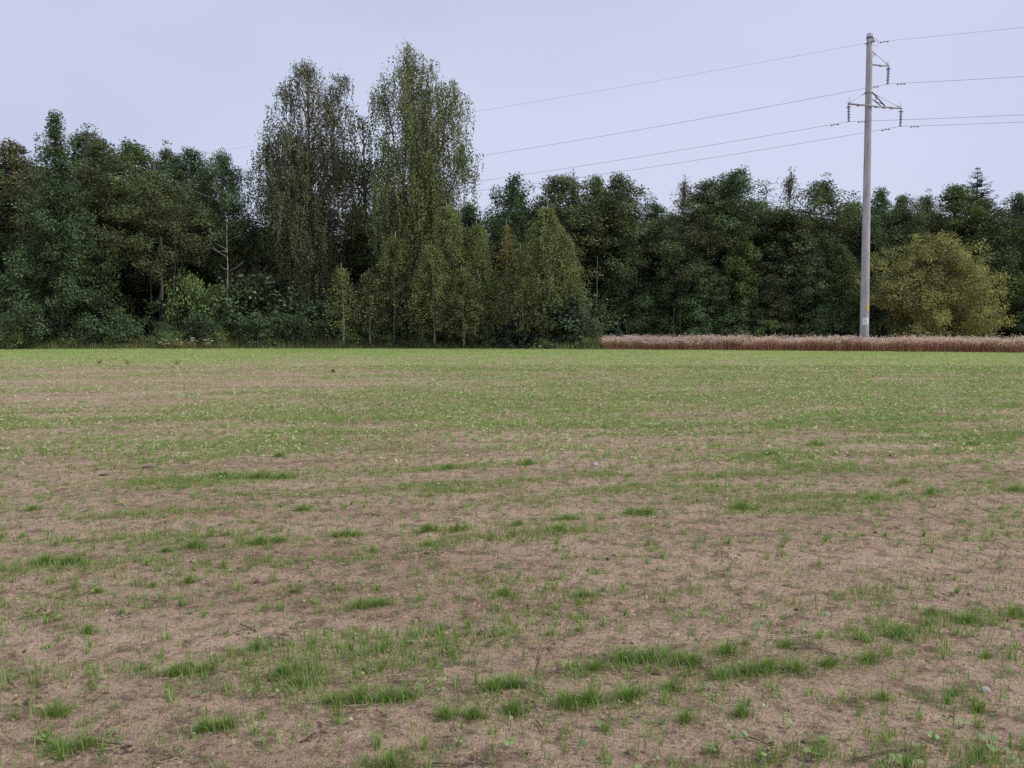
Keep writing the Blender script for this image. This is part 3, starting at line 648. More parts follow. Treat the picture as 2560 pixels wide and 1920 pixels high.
def conifer(name, H, W, seed=1, whorls=34, sparse=0.0, needle=0.16, upturn=0.25, cb=0.06):
    rs = np.random.default_rng(seed); tr, br = MB(), MB()
    tr.tube([(0, 0, 0), (0, 0, H * 0.5), (0, 0, H)], [0.013 * H, 0.008 * H, 0.01], 7)
    P, D, N, Ln, T = [], [], [], [], []
    for i in range(whorls):
        t = i / (whorls - 1); z = H * (cb + (0.985 - cb) * t); nb = 8 if t < 0.8 else 6
        for j in range(nb):
            if rs.uniform() < sparse: continue
            a = j * 6.283 / nb + i * 0.7 + rs.normal(0, 0.2); rr = W / 2 * ((1 - t)**0.75 * rs.uniform(0.6, 1.2) + 0.04)
            n = max(6, int(rr / 0.045)); q = np.linspace(0.1, 1, n)
            zz = z + rs.normal(0, 0.16) * (t < 0.97) - 0.30 * rr * np.sin(q * 2.4) + upturn * rr * q**2 * (1 if t < 0.9 else 2)
            pts = np.stack([rr * q * math.cos(a), rr * q * math.sin(a), zz], -1)
            br.tube(pts[[0, n // 2, n - 1]], [0.03, 0.02, 0.008], 3, False)
            for rep in range(3):
                P.append(pts + rs.normal(0, 0.06, (n, 3)))
                sgn = rs.choice([-1, 1], n)
                D.append(np.stack([math.cos(a) * 0.8 - math.sin(a) * sgn * 0.55, math.sin(a) * 0.8 + math.cos(a) * sgn * 0.55, rs.normal(-0.25, 0.25, n)], -1))
                N.append(np.array([0, 0, 1.0]) + rs.normal(0, 0.4, (n, 3))); Ln.append(needle * rs.uniform(0.7, 1.5, n) * (0.5 + 0.5 * (1 - q) + 0.3) * (0.35 + 0.65 * min(1, (1 - t) * 7))); T.append(np.clip(rs.normal(0.5, 0.2, n), 0, 1))
    P, D, N, Ln, T = [np.concatenate(a) for a in (P, D, N, Ln, T)]
    v, f, s, t = leaf_quads(P, D, N, Ln, Ln * 0.42, T, 0.03)
    return tr.mesh(name + '_trunk'), br.mesh(name + '_branches'), crown_mesh(name + '_crown', [(v, f, s, t, T * 0)])

def shrub_mesh(name, H, W, seed=1, leaf=0.15, n=70, per=60, crad=0.42, spiky=0.0):
    rs = np.random.default_rng(seed); br = MB(); C, Rd = [], []
    for i in range(n):
        a = rs.uniform(0, 6.28); u = math.sqrt(rs.uniform()); el = rs.uniform(0.05, 1)
        z = H * el; r = W / 2 * u * (1 - 0.75 * el**2.2)**0.5 * rs.uniform(0.85, 1.12)
        p = np.array([r * math.cos(a), r * math.sin(a), z * (1 + spiky * rs.uniform(-0.3, 0.5))]); C.append(p); Rd.append(crad * rs.uniform(0.6, 1.25))
        if i % 3 == 0: br.tube(wobble_path((p[0] * 0.15, p[1] * 0.15, 0), p, 4, 0.04, rs), [0.035, 0.025, 0.015, 0.008], 4, False)
    C, Rd = np.array(C), np.array(Rd)
    return None, br.mesh(name + '_stems'), crown_mesh(name + '_foliage', [cluster_leaves(C, Rd, np.maximum((per * (Rd / crad)**1.7).astype(int), 8), leaf, 0.85)])

PAL = dict(dg=(0.098, 0.146, 0.068), bg=(0.088, 0.138, 0.062), mg=(0.128, 0.184, 0.064), ol=(0.128, 0.170, 0.078), ob=(0.148, 0.154, 0.086), lg=(0.205, 0.262, 0.098),
           gg=(0.145, 0.170, 0.090), bi=(0.165, 0.210, 0.084), wi=(0.29, 0.30, 0.11), yl=(0.28, 0.25, 0.08), sp=(0.030, 0.046, 0.034), pi=(0.100, 0.150, 0.100), gr=(0.18, 0.185, 0.15))
LIB = {}
def kind(key, fn, H, W, bark, mat='leaf'):
    LIB[key] = (fn, H, W, bark, mat)
def B(**k): return lambda nm, H, W: broad_tree(nm, H, W, **k)
# shared shapes (height, width in metres as modelled)
for i in range(4): kind('oval%d' % i, B(cb=0.16, shape='oval', seed=100 + i, nlimb=66, per=130, crad=0.80), 19.0, 7.5, 'bark')
for i in range(2): kind('top%d' % i, B(cb=0.36, shape='top', seed=120 + i, nlimb=50, per=130, crad=0.85, leaders=2), 18.0, 7.0, 'pale_bark')
for i in range(4): kind('cone%d' % i, B(cb=0.02, shape='cone', seed=140 + i, nlimb=66, per=125, crad=0.68, leaf=0.155), 11.5, 7.0, 'bark')
for i in range(2): kind('wisp%d' % i, B(cb=0.3, shape='oval', seed=160 + i, nlimb=30, per=30, crad=0.8, top_sparse=0.35, leaders=4, leaf=0.17), 17.5, 5.0, 'pale_bark')
for i in range(3): kind('youngbirch%d' % i, lambda nm, H, W, i=i: young_birch(nm, H, W, seed=180 + i, n=300, per=50), 12.0, 5.2, 'birch_bark')
kind('saplingbirch', lambda nm, H, W: young_birch(nm, H, W, seed=190, n=110, per=26, cb=0.14), 8.0, 3.2, 'birch_bark')
kind('thinbirch', lambda nm, H, W: young_birch(nm, H, W, seed=191, n=90, per=26, cb=0.2), 12.0, 2.6, 'birch_bark')
for i in range(3): kind('shrub%d' % i, lambda nm, H, W, i=i: shrub_mesh(nm, H, W, seed=200 + i), 3.0, 3.6, 'bark')
for i in range(2): kind('scrub%d' % i, lambda nm, H, W, i=i: shrub_mesh(nm, H, W, seed=210 + i, spiky=0.8, n=46, per=34, leaf=0.12, crad=0.36), 1.7, 3.0, 'bark')
kind('spruce', lambda nm, H, W: conifer(nm, H, W, seed=220, whorls=40, sparse=0.06, needle=0.21, upturn=0.45), 20.0, 6.0, 'bark', 'needle')
kind('pine', lambda nm, H, W: conifer(nm, H, W, seed=221, whorls=13, needle=0.22, upturn=0.7, cb=0.03), 5.0, 3.4, 'bark', 'needle')
# one-off shapes
kind('maple', B(cb=0.03, shape='spire', seed=300, nlimb=90, per=130, crad=0.95, leaf=0.20, leaders=1, top_sparse=0.45), 22.0, 13.0, 'bark')
kind('oak', B(cb=0.35, shape='top', seed=301, nlimb=26, per=150, crad=0.95, leaf=0.18, leaders=1), 15.0, 6.0, 'bark')
kind('oak1', B(cb=0.15, shape='top', seed=302, nlimb=34, per=120, crad=0.9, leaf=0.18), 18.0, 8.0, 'bark')
kind('willow', B(cb=0.0, shape='dome', seed=303, nlimb=110, per=100, crad=0.75, leaf=0.15, dens=1.0), 10.5, 10.6, 'bark')
kind('birchA', lambda nm, H, W: weeping_tree(nm, [(0.1, 0, 27.5, 2.8, 800), (3.2, 0.4, 26.4, 2.3, 540), (-2.2, 0.2, 25.4, 2.3, 540), (-3.9, -0.3, 19.6, 2.2, 420), (3.0, -0.6, 18.6, 2.6, 430), (-1.0, -1.6, 17.0, 3.0, 430), (-2.9, 0.8, 13.5, 2.8, 300)], 4.0, seed=310, leaf=0.165), 27.7, 10, 'birch_bark')
kind('birchB', lambda nm, H, W: weeping_tree(nm, [(-0.9, 0, 28.4, 2.3, 600), (1.3, 0.3, 27.0, 2.5, 580), (-3.2, 0.2, 25.8, 1.8, 330), (3.1, 0, 25.4, 2.3, 520), (4.4, -0.4, 19.2, 1.7, 300), (0.6, -1.4, 18.6, 3.0, 420), (-2.9, -0.8, 17.5, 2.5, 330)], 4.0, seed=311, leaf=0.165, strand=(0.9, 4.4)), 28.6, 10, 'birch_bark')
kind('birchC', lambda nm, H, W: weeping_tree(nm, [(0, 0, 21.2, 2.2, 300), (1.9, 0.5, 19.6, 1.8, 220), (-1.6, 0, 18.6, 1.8, 220)], 3.5, seed=312, leaf=0.18), 21.5, 6, 'bark')
MESH = {}
def lib_meshes(key):
    if key not in MESH:
        fn, H, W, bark, mat = LIB[key]; t, b, c = fn(key, H, W)
        for me_, mt in ((t, M[bark]), (b, M['bark' if bark == 'birch_bark' else bark]), (c, M[mat])):
            if me_ is not None: me_.materials.append(mt)
        MESH[key] = (t, b, c, H, W)
    return MESH[key]
def tree(name, key, px, top, wpx, Y, pal, label, cat='tree', group=None, turned=0.05, rz=None, bright=1.0, base=0.0):
    t, b, c, H, W = lib_meshes(key)
    X = at_depth(px, 0.5 * (top + 850), Y)[0]; hz = at_depth(px, top, Y)[2]; wm = wpx * Y / FPX
    wm *= 1.4 if key.startswith('oval') else 1.0
    sx = wm / W if wpx else hz / H; sz = hz / H
    root = empty(name, (X, Y, base - 0.05), rng.uniform(0, 6.28) if rz is None else rz, (sx, sx, sz))
    col = (*[v * bright * 1.06 for v in PAL[pal]], turned * 0.65)
    nm = ('trunk', 'branches', 'crown') if t is not None else (None, 'stems', 'foliage')
    for me_, n_ in zip((t, b, c), nm):
        if me_ is None: continue
        o = link(n_, me_, None, root); o.color = col
    return tag(root, label, cat, group)

# ---- left wood
T = tree
gL, gR = 'trees of the left wood', 'trees of the right wood'
T('maple_tree', 'maple', 142, 262, 345, 66.5, 'bg', 'tall bluish-green tree at far left with a thin pointed top and foliage to the ground', group=gL, rz=1.0)
T('alder_tree', 'oval0', -35, 318, 210, 71, 'dg', 'dark green tree cut by the left edge of the photo', group=gL)
T('alder_tree', 'oval1', 55, 345, 200, 74, 'ob', 'brownish olive tree behind the tall bluish-green one at far left', group=gL, turned=0.38)
T('alder_tree', 'oval2', 215, 312, 180, 80, 'dg', 'dark green tree rising just right of the thin pointed treetop', group=gL)
T('aspen_tree', 'wisp0', 246, 306, 110, 78, 'gr', 'sparse greyish treetop poking above the left wood', group=gL, turned=0.1)
T('alder_tree', 'oval3', 275, 342, 210, 74, 'ol', 'olive tree with a yellowing patch on its left side in the left wood', group=gL, turned=0.28)
T('alder_tree', 'oval0', 348, 338, 180, 79, 'mg', 'green tree with a pointed round top in the middle of the left wood', group=gL)
T('alder_tree', 'top0', 395, 420, 220, 71, 'ol', 'olive tree on a bare forked grey trunk in the left wood', group=gL, turned=0.22, rz=0.4)
T('alder_tree', 'oval2', 425, 360, 150, 80, 'ol', 'olive-topped tree behind the bare forked trunk in the left wood', group=gL, turned=0.12)
T('alder_tree', 'oval1', 500, 358, 170, 77, 'dg', 'dark tree second from the right end of the left wood', group=gL)
T('alder_tree', 'top1', 562, 366, 160, 74, 'dg', 'open dark tree with sky showing through at the right end of the left wood', group=gL, bright=1.1)
T('alder_tree', 'oval3', 110, 420, 200, 82, 'dg', 'dark tree low behind the brownish olive tree at far left', group=gL)
T('alder_tree', 'oval1', 480, 470, 190, 84, 'dg', 'dark low tree behind the pale dead birch', group=gL)

# ---- the clump in the middle
T('birch_tree', 'birchA', 772, 145, 0, 73, 'gg', 'left one of the two giant weeping birches, greyer and with a thinner crown', rz=0.0, turned=0.10, bright=0.92)
T('birch_tree', 'birchB', 1046, 106, 0, 71, 'bi', 'right one of the two giant weeping birches, tallest and greener', rz=0.0, turned=0.10)
T('birch_tree', 'birchC', 912, 268, 0, 77, 'dg', 'smaller dark weeping birch squeezed between the two giant birches', rz=0.3, bright=0.9)
T('oak_tree', 'oak1', 705, 430, 200, 78, 'dg', 'dark leafy tree under the left side of the left giant birch', bright=0.85)
T('oak_tree', 'oak1', 870, 500, 220, 79, 'dg', 'dark leafy tree filling the foot between the two giant birches', bright=0.8)
T('oak_tree', 'oval2', 985, 500, 200, 78, 'dg', 'dark leafy tree behind the trunk of the right giant birch', bright=0.85)
T('oak_tree', 'oak1', 765, 345, 170, 76.5, 'dg', 'dark leafy tree showing through the crown of the left giant birch', bright=0.8)
T('alder_tree', 'cone2', 640, 560, 150, 80, 'ol', 'small olive tree in the gap left of the giant birches', bright=0.75)
gB = 'young birches in front of the giant ones'
T('young_birch_tree', 'saplingbirch', 858, 655, 100, 65.2, 'lg', 'slim pale birch sapling standing alone at the field edge under the left giant birch', group=gB, turned=0.12)
T('young_birch_tree', 'youngbirch0', 985, 575, 180, 67, 'bi', 'bushy young birch under the left edge of the right giant birch', group=gB, bright=0.95)
T('young_birch_tree', 'saplingbirch', 925, 668, 120, 66, 'bi', 'low young birch leaning beside the bushy one', group=gB)
T('young_birch_tree', 'youngbirch1', 1128, 498, 175, 67, 'lg', 'tall light green young birch against the right side of the right giant birch', group=gB, turned=0.1)
T('young_birch_tree', 'youngbirch2', 1085, 600, 150, 65.5, 'lg', 'lower light green young birch with a thin white stem in front of the taller ones', group=gB, turned=0.12)
T('young_birch_tree', 'youngbirch0', 1195, 545, 150, 67, 'lg', 'light green young birch left of the yellowing one', group=gB, turned=0.16)
T('young_birch_tree', 'thinbirch', 1268, 545, 84, 66, 'yl', 'thin yellowing young birch with a pale stem', group=gB, turned=0.45)
T('young_birch_tree', 'youngbirch1', 1360, 500, 180, 66, 'lg', 'broad light green young birch right of the yellowing one', group=gB, turned=0.14)
T('young_birch_tree', 'youngbirch2', 1418, 570, 120, 66.5, 'lg', 'young birch with drooping tips at the right end of the birch thicket', group=gB, turned=0.1)
T('young_birch_tree', 'youngbirch2', 1308, 610, 140, 65, 'bi', 'darker young birch low in front of the broad light green one', group=gB)
T('young_birch_tree', 'youngbirch0', 1160, 660, 150, 65, 'bi', 'short young birch in the middle of the thicket', group=gB, turned=0.15)

# ---- right wood, back row
T('oak_tree', 'oak', 1258, 430, 165, 76, 'bg', 'dark lobed oak-like treetop right of the giant birches', group=gR)
T('alder_tree', 'oval0', 1390, 428, 190, 78, 'ol', 'olive round-topped tree behind the birch thicket', group=gR, turned=0.15)
T('alder_tree', 'wisp1', 1440, 426, 130, 79, 'gr', 'sparse greyish tree with a tall bare stem behind the birch thicket', group=gR, bright=0.8)
T('alder_tree', 'oval1', 1490, 432, 150, 80, 'mg', 'green tree between the sparse greyish one and the pointed one', group=gR, bright=0.9)
T('alder_tree', 'oval3', 1558, 427, 190, 79, 'ol', 'olive pointed tree left of the dip in the right wood', group=gR, bright=0.9)
T('alder_tree', 'oval2', 1640, 498, 140, 86, 'dg', 'dark low treetop in the dip of the right wood', group=gR)
T('alder_tree', 'oval1', 1745, 440, 180, 79, 'ol', 'greyish olive tree just right of the dip in the right wood', group=gR, bright=0.85)
T('aspen_tree', 'wisp0', 1705, 434, 110, 80, 'gr', 'thin twiggy treetop at the right rim of the dip', group=gR, bright=0.8)
T('alder_tree', 'oval0', 1850, 412, 180, 80, 'dg', 'highest dark tree left of the concrete pole', group=gR, bright=1.1)
T('alder_tree', 'oval3', 1800, 440, 140, 82, 'ol', 'olive tree behind and left of the highest dark one', group=gR, bright=0.85)
T('aspen_tree', 'wisp1', 1965, 424, 140, 80, 'gr', 'half-bare tree with grey twigs left of the pole', group=gR)
T('alder_tree', 'oval2', 2045, 440, 180, 79, 'ol', 'broad olive-green tree between the half-bare tree and the pole', group=gR, turned=0.1)
T('alder_tree', 'oval1', 1940, 520, 180, 79, 'dg', 'dark tree with bare lower stems left of the pole', group=gR, bright=0.8)
T('alder_tree', 'oval0', 2125, 495, 130, 84, 'mg', 'low green treetop just left of the pole', group=gR)
T('alder_tree', 'oval3', 2190, 465, 130, 80, 'dg', 'dark tree directly behind the pole', group=gR)
T('alder_tree', 'oval1', 2250, 474, 130, 80, 'ol', 'green pointed tree first to the right of the pole', group=gR, bright=0.9)
T('alder_tree', 'oval2', 2305, 478, 110, 84, 'gg', 'small greyish treetop second to the right of the pole', group=gR)
T('alder_tree', 'oval0', 2368, 450, 190, 79, 'mg', 'tall green tree behind the round yellowish willow', group=gR, bright=0.95)
T('spruce_tree', 'spruce', 2436, 414, 240, 86, 'sp', 'dark spruce spire rising above the right wood', 'tree', gR)
T('alder_tree', 'oval3', 2460, 495, 180, 79, 'dg', 'dark leafy tree below the spruce spire', group=gR, bright=1.05)
T('alder_tree', 'oval1', 2535, 474, 140, 82, 'dg', 'dark pointed tree at the right edge of the photo', group=gR)
T('alder_tree', 'oval2', 2610, 480, 180, 80, 'dg', 'dark tree half outside the right edge of the photo', group=gR)
# ---- right wood, front row down to the buckwheat
gF = 'low trees at the front of the right wood'
T('alder_tree', 'cone0', 1565, 560, 190, 75.5, 'bg', 'leftmost low dark tree at the front of the right wood', group=gF)
T('alder_tree', 'cone1', 1690, 580, 200, 75, 'bg', 'low dark green tree below the dip in the right wood', group=gF, bright=1.1)
T('alder_tree', 'cone2', 1770, 660, 190, 74, 'bg', 'short bushy tree with bluish leaves below the highest dark tree', group=gF, bright=1.15)
T('alder_tree', 'cone3', 1852, 582, 185, 75.5, 'mg', 'fresh green pointed low tree below the highest dark tree', group=gF)
T('alder_tree', 'cone0', 1930, 680, 150, 74.5, 'gg', 'low greyish-green tree below the half-bare one', group=gF, bright=0.8)
T('alder_tree', 'cone1', 2020, 592, 200, 75.5, 'dg', 'low dark round tree below the broad olive-green one', group=gF, bright=1.1)
T('alder_tree', 'cone3', 2095, 606, 170, 75, 'mg', 'low green tree touching the left side of the pole', group=gF, bright=0.9)
T('alder_tree', 'cone2', 2185, 690, 130, 74, 'bg', 'small bluish-green tree peeking out behind the foot of the pole', group=gF, bright=1.2)
T('alder_tree', 'cone0', 1885, 770, 120, 73.5, 'bg', 'small leafy bush-like tree at the buckwheat edge below the fresh green one', group=gF, bright=1.1)
T('alder_tree', 'cone2', 2060, 740, 130, 73.5, 'bg', 'small leafy tree at the buckwheat edge left of the pole', group=gF)
T('willow_tree', 'willow', 2345, 578, 285, 70, 'wi', 'round yellowish-green willow right of the pole', turned=0.12, rz=2.0)
T('alder_tree', 'cone1', 2520, 640, 150, 75, 'mg', 'low green tree right of the round willow', group=gF)
T('alder_tree', 'cone3', 2580, 690, 150, 72, 'ol', 'low olive tree at the right edge below the dark pointed one', group=gF, bright=0.9)

# ---- depth of the woods: dark trees that only show between the others
gD = 'dark trees deep in the woods'
for i, (px, top, Y) in enumerate([(-420, 340, 76), (-300, 330, 74), (-180, 320, 73), (-110, 360, 80), (30, 450, 92), (160, 430, 90), (300, 450, 95), (400, 470, 92), (530, 560, 95), (600, 640, 100), (680, 560, 92), (760, 560, 96),
        (900, 600, 95), (1000, 560, 92), (1100, 560, 95), (1180, 500, 92), (1260, 520, 95), (1340, 520, 90), (1430, 500, 94), (1520, 520, 92), (1600, 560, 96), (1690, 530, 92), (1780, 510, 95), (1870, 500, 92),
        (1960, 520, 96), (2040, 530, 92), (2120, 540, 98), (2200, 530, 93), (2290, 530, 96), (2380, 530, 92), (2470, 540, 95), (2560, 530, 93), (2700, 470, 80), (2800, 480, 78), (2920, 470, 76), (3050, 480, 74)]):
    T('wood_tree', 'oval%d' % (i % 4) if i % 3 else 'cone%d' % (i % 4), px, top, 260, Y, 'dg', 'dark tree deep in the wood, glimpsed between nearer trees', group=gD, bright=0.9)

for i in range(46):
    T('wood_tree', 'cone%d' % (i % 4), -500 + i * 82 + rng.uniform(-20, 20), 640 + rng.uniform(-30, 40), 330, 101 + 9 * (i % 3), 'dg', 'dark tree deep in the wood, glimpsed between nearer trees', group=gD, bright=0.9)

# ---- undergrowth along the foot of the woods
def bush_row(n, x0, x1, key, y_off, h0, h1, pal, label, group, bright=1.0, wmul=1.3, nm='shrub', jit=1.2):
    ORD = 'leftmost second third fourth fifth sixth seventh eighth ninth tenth eleventh twelfth thirteenth fourteenth fifteenth sixteenth'.split()
    for i in range(n):
        lb = (ORD[i] if i == 0 else 'rightmost' if i == n - 1 else ORD[i] + ' from the left') + ' of the ' + label
        px = x0 + (x1 - x0) * (i + rng.uniform(0.1, 0.9)) / n
        Yb = float(edge_y((px - 1280) / FPX * 68)) + y_off + rng.uniform(-0.4, jit); h = rng.uniform(h0, h1)
        top = HOR - (h - CAM_H) / Yb * FPX
        T(nm, key % rng.integers(0, 3 if 'shrub' in key else 2), px, top, h * wmul * FPX / Yb * rng.uniform(0.85, 1.3), Yb, pal, lb, 'shrub', group, bright=bright * rng.uniform(0.85, 1.15), turned=0.06)
bush_row(9, -60, 620, 'shrub%d', 5.5, 2.8, 4.4, 'dg', 'tall dark shrubs behind the trunks of the left wood', 'tall shrubs under the left wood', 0.85)
bush_row(10, -80, 660, 'shrub%d', 1.6, 2.0, 3.2, 'dg', 'dark shrubs along the foot of the left wood', 'shrubs along the foot of the left wood', 0.95)
bush_row(9, 560, 1500, 'shrub%d', 5.0, 4.0, 6.5, 'dg', 'tall dark shrubs behind the young birches', 'tall shrubs behind the young birches', 0.85)
bush_row(12, 640, 1490, 'shrub%d', 1.5, 1.8, 3.4, 'dg', 'dark shrubs at the foot of the birch thicket', 'shrubs at the foot of the birch thicket', 0.95)
bush_row(9, 1500, 2620, 'shrub%d', 4.0, 3.2, 5.0, 'dg', 'dark shrubs between buckwheat and right wood', 'shrubs under the right wood', 0.9)
bush_row(16, -60, 1480, 'scrub%d', 0.5, 0.7, 1.5, 'mg', 'low weedy bushes at the field edge', 'low weedy bushes at the field edge', 1.25, 2.0, 'weed_bush', 0.5)
for px, top, wp, Y, pal, br_, lb in [(60, 800, 190, 67.2, 'gg', 0.75, 'broad greyish scrub at the field edge in the lower left corner of the wood'), (270, 770, 150, 67.5, 'dg', 1.1, 'dark rounded shrub at the field edge below the tall bluish-green tree'),
        (470, 690, 110, 70, 'mg', 1.25, 'light green leafy shrub left of the pale dead birch'), (540, 715, 120, 69.5, 'mg', 1.0, 'green shrub around the foot of the pale dead birch'),
        (610, 650, 130, 73, 'ob', 0.6, 'brownish shrub right of the pale dead birch'), (690, 690, 110, 72, 'ob', 0.55, 'brownish twiggy shrub under the left giant birch'),
        (1475, 800, 90, 66, 'ol', 1.0, 'yellow-green shrub where the birch thicket meets the buckwheat'), (1390, 745, 190, 66, 'dg', 1.05, 'wide dark shrub at the right end of the birch thicket'),
        (2440, 770, 130, 70.5, 'gg', 0.75, 'greyish shrub at the right foot of the round willow')]:
    T('shrub', 'shrub%d' % rng.integers(0, 3), px, top, wp, Y, pal, lb, 'shrub', bright=br_)
for px, top, wp, Y, lb in [(1432, 712, 110, 65.5, 'small bluish pine at the right end of the birch thicket'), (1298, 792, 110, 65, 'low bluish pine at the field edge below the yellowing birch'), (1545, 812, 34, 66.5, 'tiny pale green pine poking out left of the buckwheat'), (262, 745, 130, 67, 'small dark pine at the field edge below the tall bluish-green tree')]:
    T('pine_tree', 'pine', px, top, wp, Y, 'pi', lb, 'tree')

# bare stems that stand out against the dark
def bare_stem(px0, py0, px1, py1, Y, r, mat, label, name='bare_trunk', kinks=None, twigs=0):
    a, b = at_depth(px0, py0, Y), at_depth(px1, py1, Y); a[2] = -0.05; root = empty(name, tuple(a)); rs = np.random.default_rng(int(px0))
    p = wobble_path((0, 0, 0), b - a, 9, 0.004, rs); m = MB(); m.tube(p, [r * (1 - 0.6 * i / 8) for i in range(9)], 7); m.build('trunk', M[mat], root)
    if twigs:
        for i in range(twigs):
            q = p[2 + i % 6] + (p[3 + i % 6] - p[2 + i % 6]) * rs.uniform(); an = rs.choice([0, math.pi]) + rs.normal(0, 0.5); l = rs.uniform(0.5, 2.2)
            k = MB(); k.tube([q, q + np.array([math.cos(an) * l * 0.55, math.sin(an) * l * 0.4, l * rs.uniform(-0.05, 0.3)]), q + np.array([math.cos(an) * l, math.sin(an) * l * 0.7, l * rs.uniform(0.1, 0.7)])], [0.035, 0.022, 0.01], 4); k.build('branch', M[mat], root)
    return tag(root, label, 'tree')
bare_stem(570, 868, 568, 545, 69.5, 0.075, 'birch_bark', 'pale dead birch stem with bare branches at the right end of the left wood', 'dead_birch_tree', twigs=12)
bare_stem(408, 868, 402, 590, 70.0, 0.12, 'pale_bark', 'straight bare grey trunk, thicker of the pair in the left wood')
bare_stem(437, 868, 436, 585, 70.6, 0.095, 'pale_bark', 'slightly bent bare grey trunk right of the thicker one')
bare_stem(386, 868, 372, 640, 70.8, 0.055, 'pale_bark', 'thin leaning bare stem left of the pair of grey trunks')
bare_stem(732, 868, 727, 560, 76.0, 0.11, 'pine_bark', 'pale orange-brown trunk in the gap under the left giant birch')
bare_stem(745, 868, 744, 560, 77.0, 0.17, 'bark', 'dark trunk beside the pale orange-brown one under the left giant birch')
bare_stem(1488, 860, 1494, 640, 72.0, 0.06, 'pale_bark', 'thin pale stem left of the front trees of the right wood')
bare_stem(1686, 860, 1684, 770, 73.0, 0.05, 'pale_bark', 'left one of two thin pale stems above the buckwheat')
bare_stem(1701, 860, 1700, 772, 73.0, 0.05, 'pale_bark', 'right one of two thin pale stems above the buckwheat')
bare_stem(1447, 868, 1446, 470, 76.0, 0.11, 'bark', 'tall thin grey stem behind the right end of the birch thicket')

# the birch that bows over to the ground, with its rusty ferns
rt = empty('bowed_birch_tree', tuple(at_depth(1046, 868, 66.0) * np.array([1, 1, 0])))
sc_ = 66.0 / FPX
bow = [np.array([(x - 1046) * sc_, 0.25 * k, max(0, (868 - y) * sc_)]) for k, (x, y) in enumerate(((1046, 868), (1051, 845), (1056, 822), (1042, 812), (1020, 824), (995, 838), (970, 853)))]
m = MB(); m.tube(bow, [0.07, 0.06, 0.05, 0.045, 0.04, 0.03, 0.015], 6); m.build('trunk', M['birch_bark'], rt)
Pb, Db = [], []
for k in range(70):
    u = rng.uniform(1.2, 5.8); i = int(u); o = bow[i] + (bow[i + 1] - bow[i]) * (u - i) + rng.normal(0, 0.22, 3); ln = rng.uniform(0.3, 1.3); n = 22
    q = np.linspace(0, 1, n)[:, None]; p = o + np.array([rng.normal(0, 0.2), rng.normal(0, 0.2), -ln]) * q + rng.normal(0, 0.06, (n, 3)); p[:, 2] = np.maximum(p[:, 2], 0.05); Pb.append(p); Db.append(rng.normal(0, 0.5, (n, 3)) + np.array([0, 0, -0.8]))
Pb, Db = np.concatenate(Pb), np.concatenate(Db); n = len(Pb)
v, f, s, t = leaf_quads(Pb, Db, rng.normal(0, 1, (n, 3)), 0.11 * rng.uniform(0.7, 1.3, n), np.full(n, 0.075), rng.uniform(0.3, 1, n))
o = link('crown', crown_mesh('bowed_crown', [(v, f, s, t, rng.uniform(0, 1, n))]), M['leaf'], rt); o.color = (*PAL['lg'], 0.2)
tag(rt, 'small birch bowed over to the ground at the field edge', 'tree')
fr = empty('dead_fern_clump', tuple(at_depth(1040, 868, 66.3) * np.array([1, 1, 0])))
for j in range(9):
    n = 46; a = rng.uniform(0, 6.28); h = rng.uniform(0.7, 1.3); q = np.linspace(0, 1, n)
    p = np.stack([0.35 * q**1.5 * math.cos(a), 0.35 * q**1.5 * math.sin(a), h * q**0.9], -1) + rng.normal(0, 0.03, (n, 3)); p[:, 2] = np.abs(p[:, 2])
    v, f, s, t = leaf_quads(p, np.stack([rng.normal(0, 1, n), rng.normal(0, 1, n), rng.uniform(-0.5, 0.3, n)], -1), rng.normal(0, 1, (n, 3)), np.full(n, 0.16), np.full(n, 0.06), rng.uniform(0, 1, n))
    link('frond', mesh_np('frond', v, f, s, t), M['rust'], fr)
tag(fr, 'rusty brown dead fronds under the bowed birch', 'fern')

# tall weeds and rank grass along the field edge
def edge_weeds(x0, x1, n, d0, d1, h0, h1, wd):
    x = rng.uniform(x0, x1, n); y = edge_y(x) + rng.uniform(d0, d1, n); k = fbm(x / 2.0, y, 131, 2); H = (h0 + (h1 - h0) * rng.uniform(0, 1, n)) * (0.5 + k)
    P = np.stack([x, y, np.zeros(n) + 0.0], -1); return blades(P, H, wd * rng.uniform(0.6, 1.3, n), rng.uniform(0, 6.28, n), rng.uniform(0.05, 0.6, n), np.clip(rng.normal(0.5, 0.22, n) + 0.6 * (k - 0.5), 0, 1), 2)
v_, f_, s_, t_ = join([edge_weeds(-62, 9, 15000, -0.05, 1.6, 0.2, 0.75, 0.035), edge_weeds(-62, 9, 9000, 0.6, 3.0, 0.5, 1.3, 0.05), edge_weeds(-62, 9, 6000, -1.0, 0.0, 0.05, 0.55, 0.03)])
tag(link('edge_weeds', mesh_np('edge_weeds', v_, f_, s_, t_), M['weed']), 'rank grass and weeds along the edge between field and wood', 'weeds', kind='stuff')
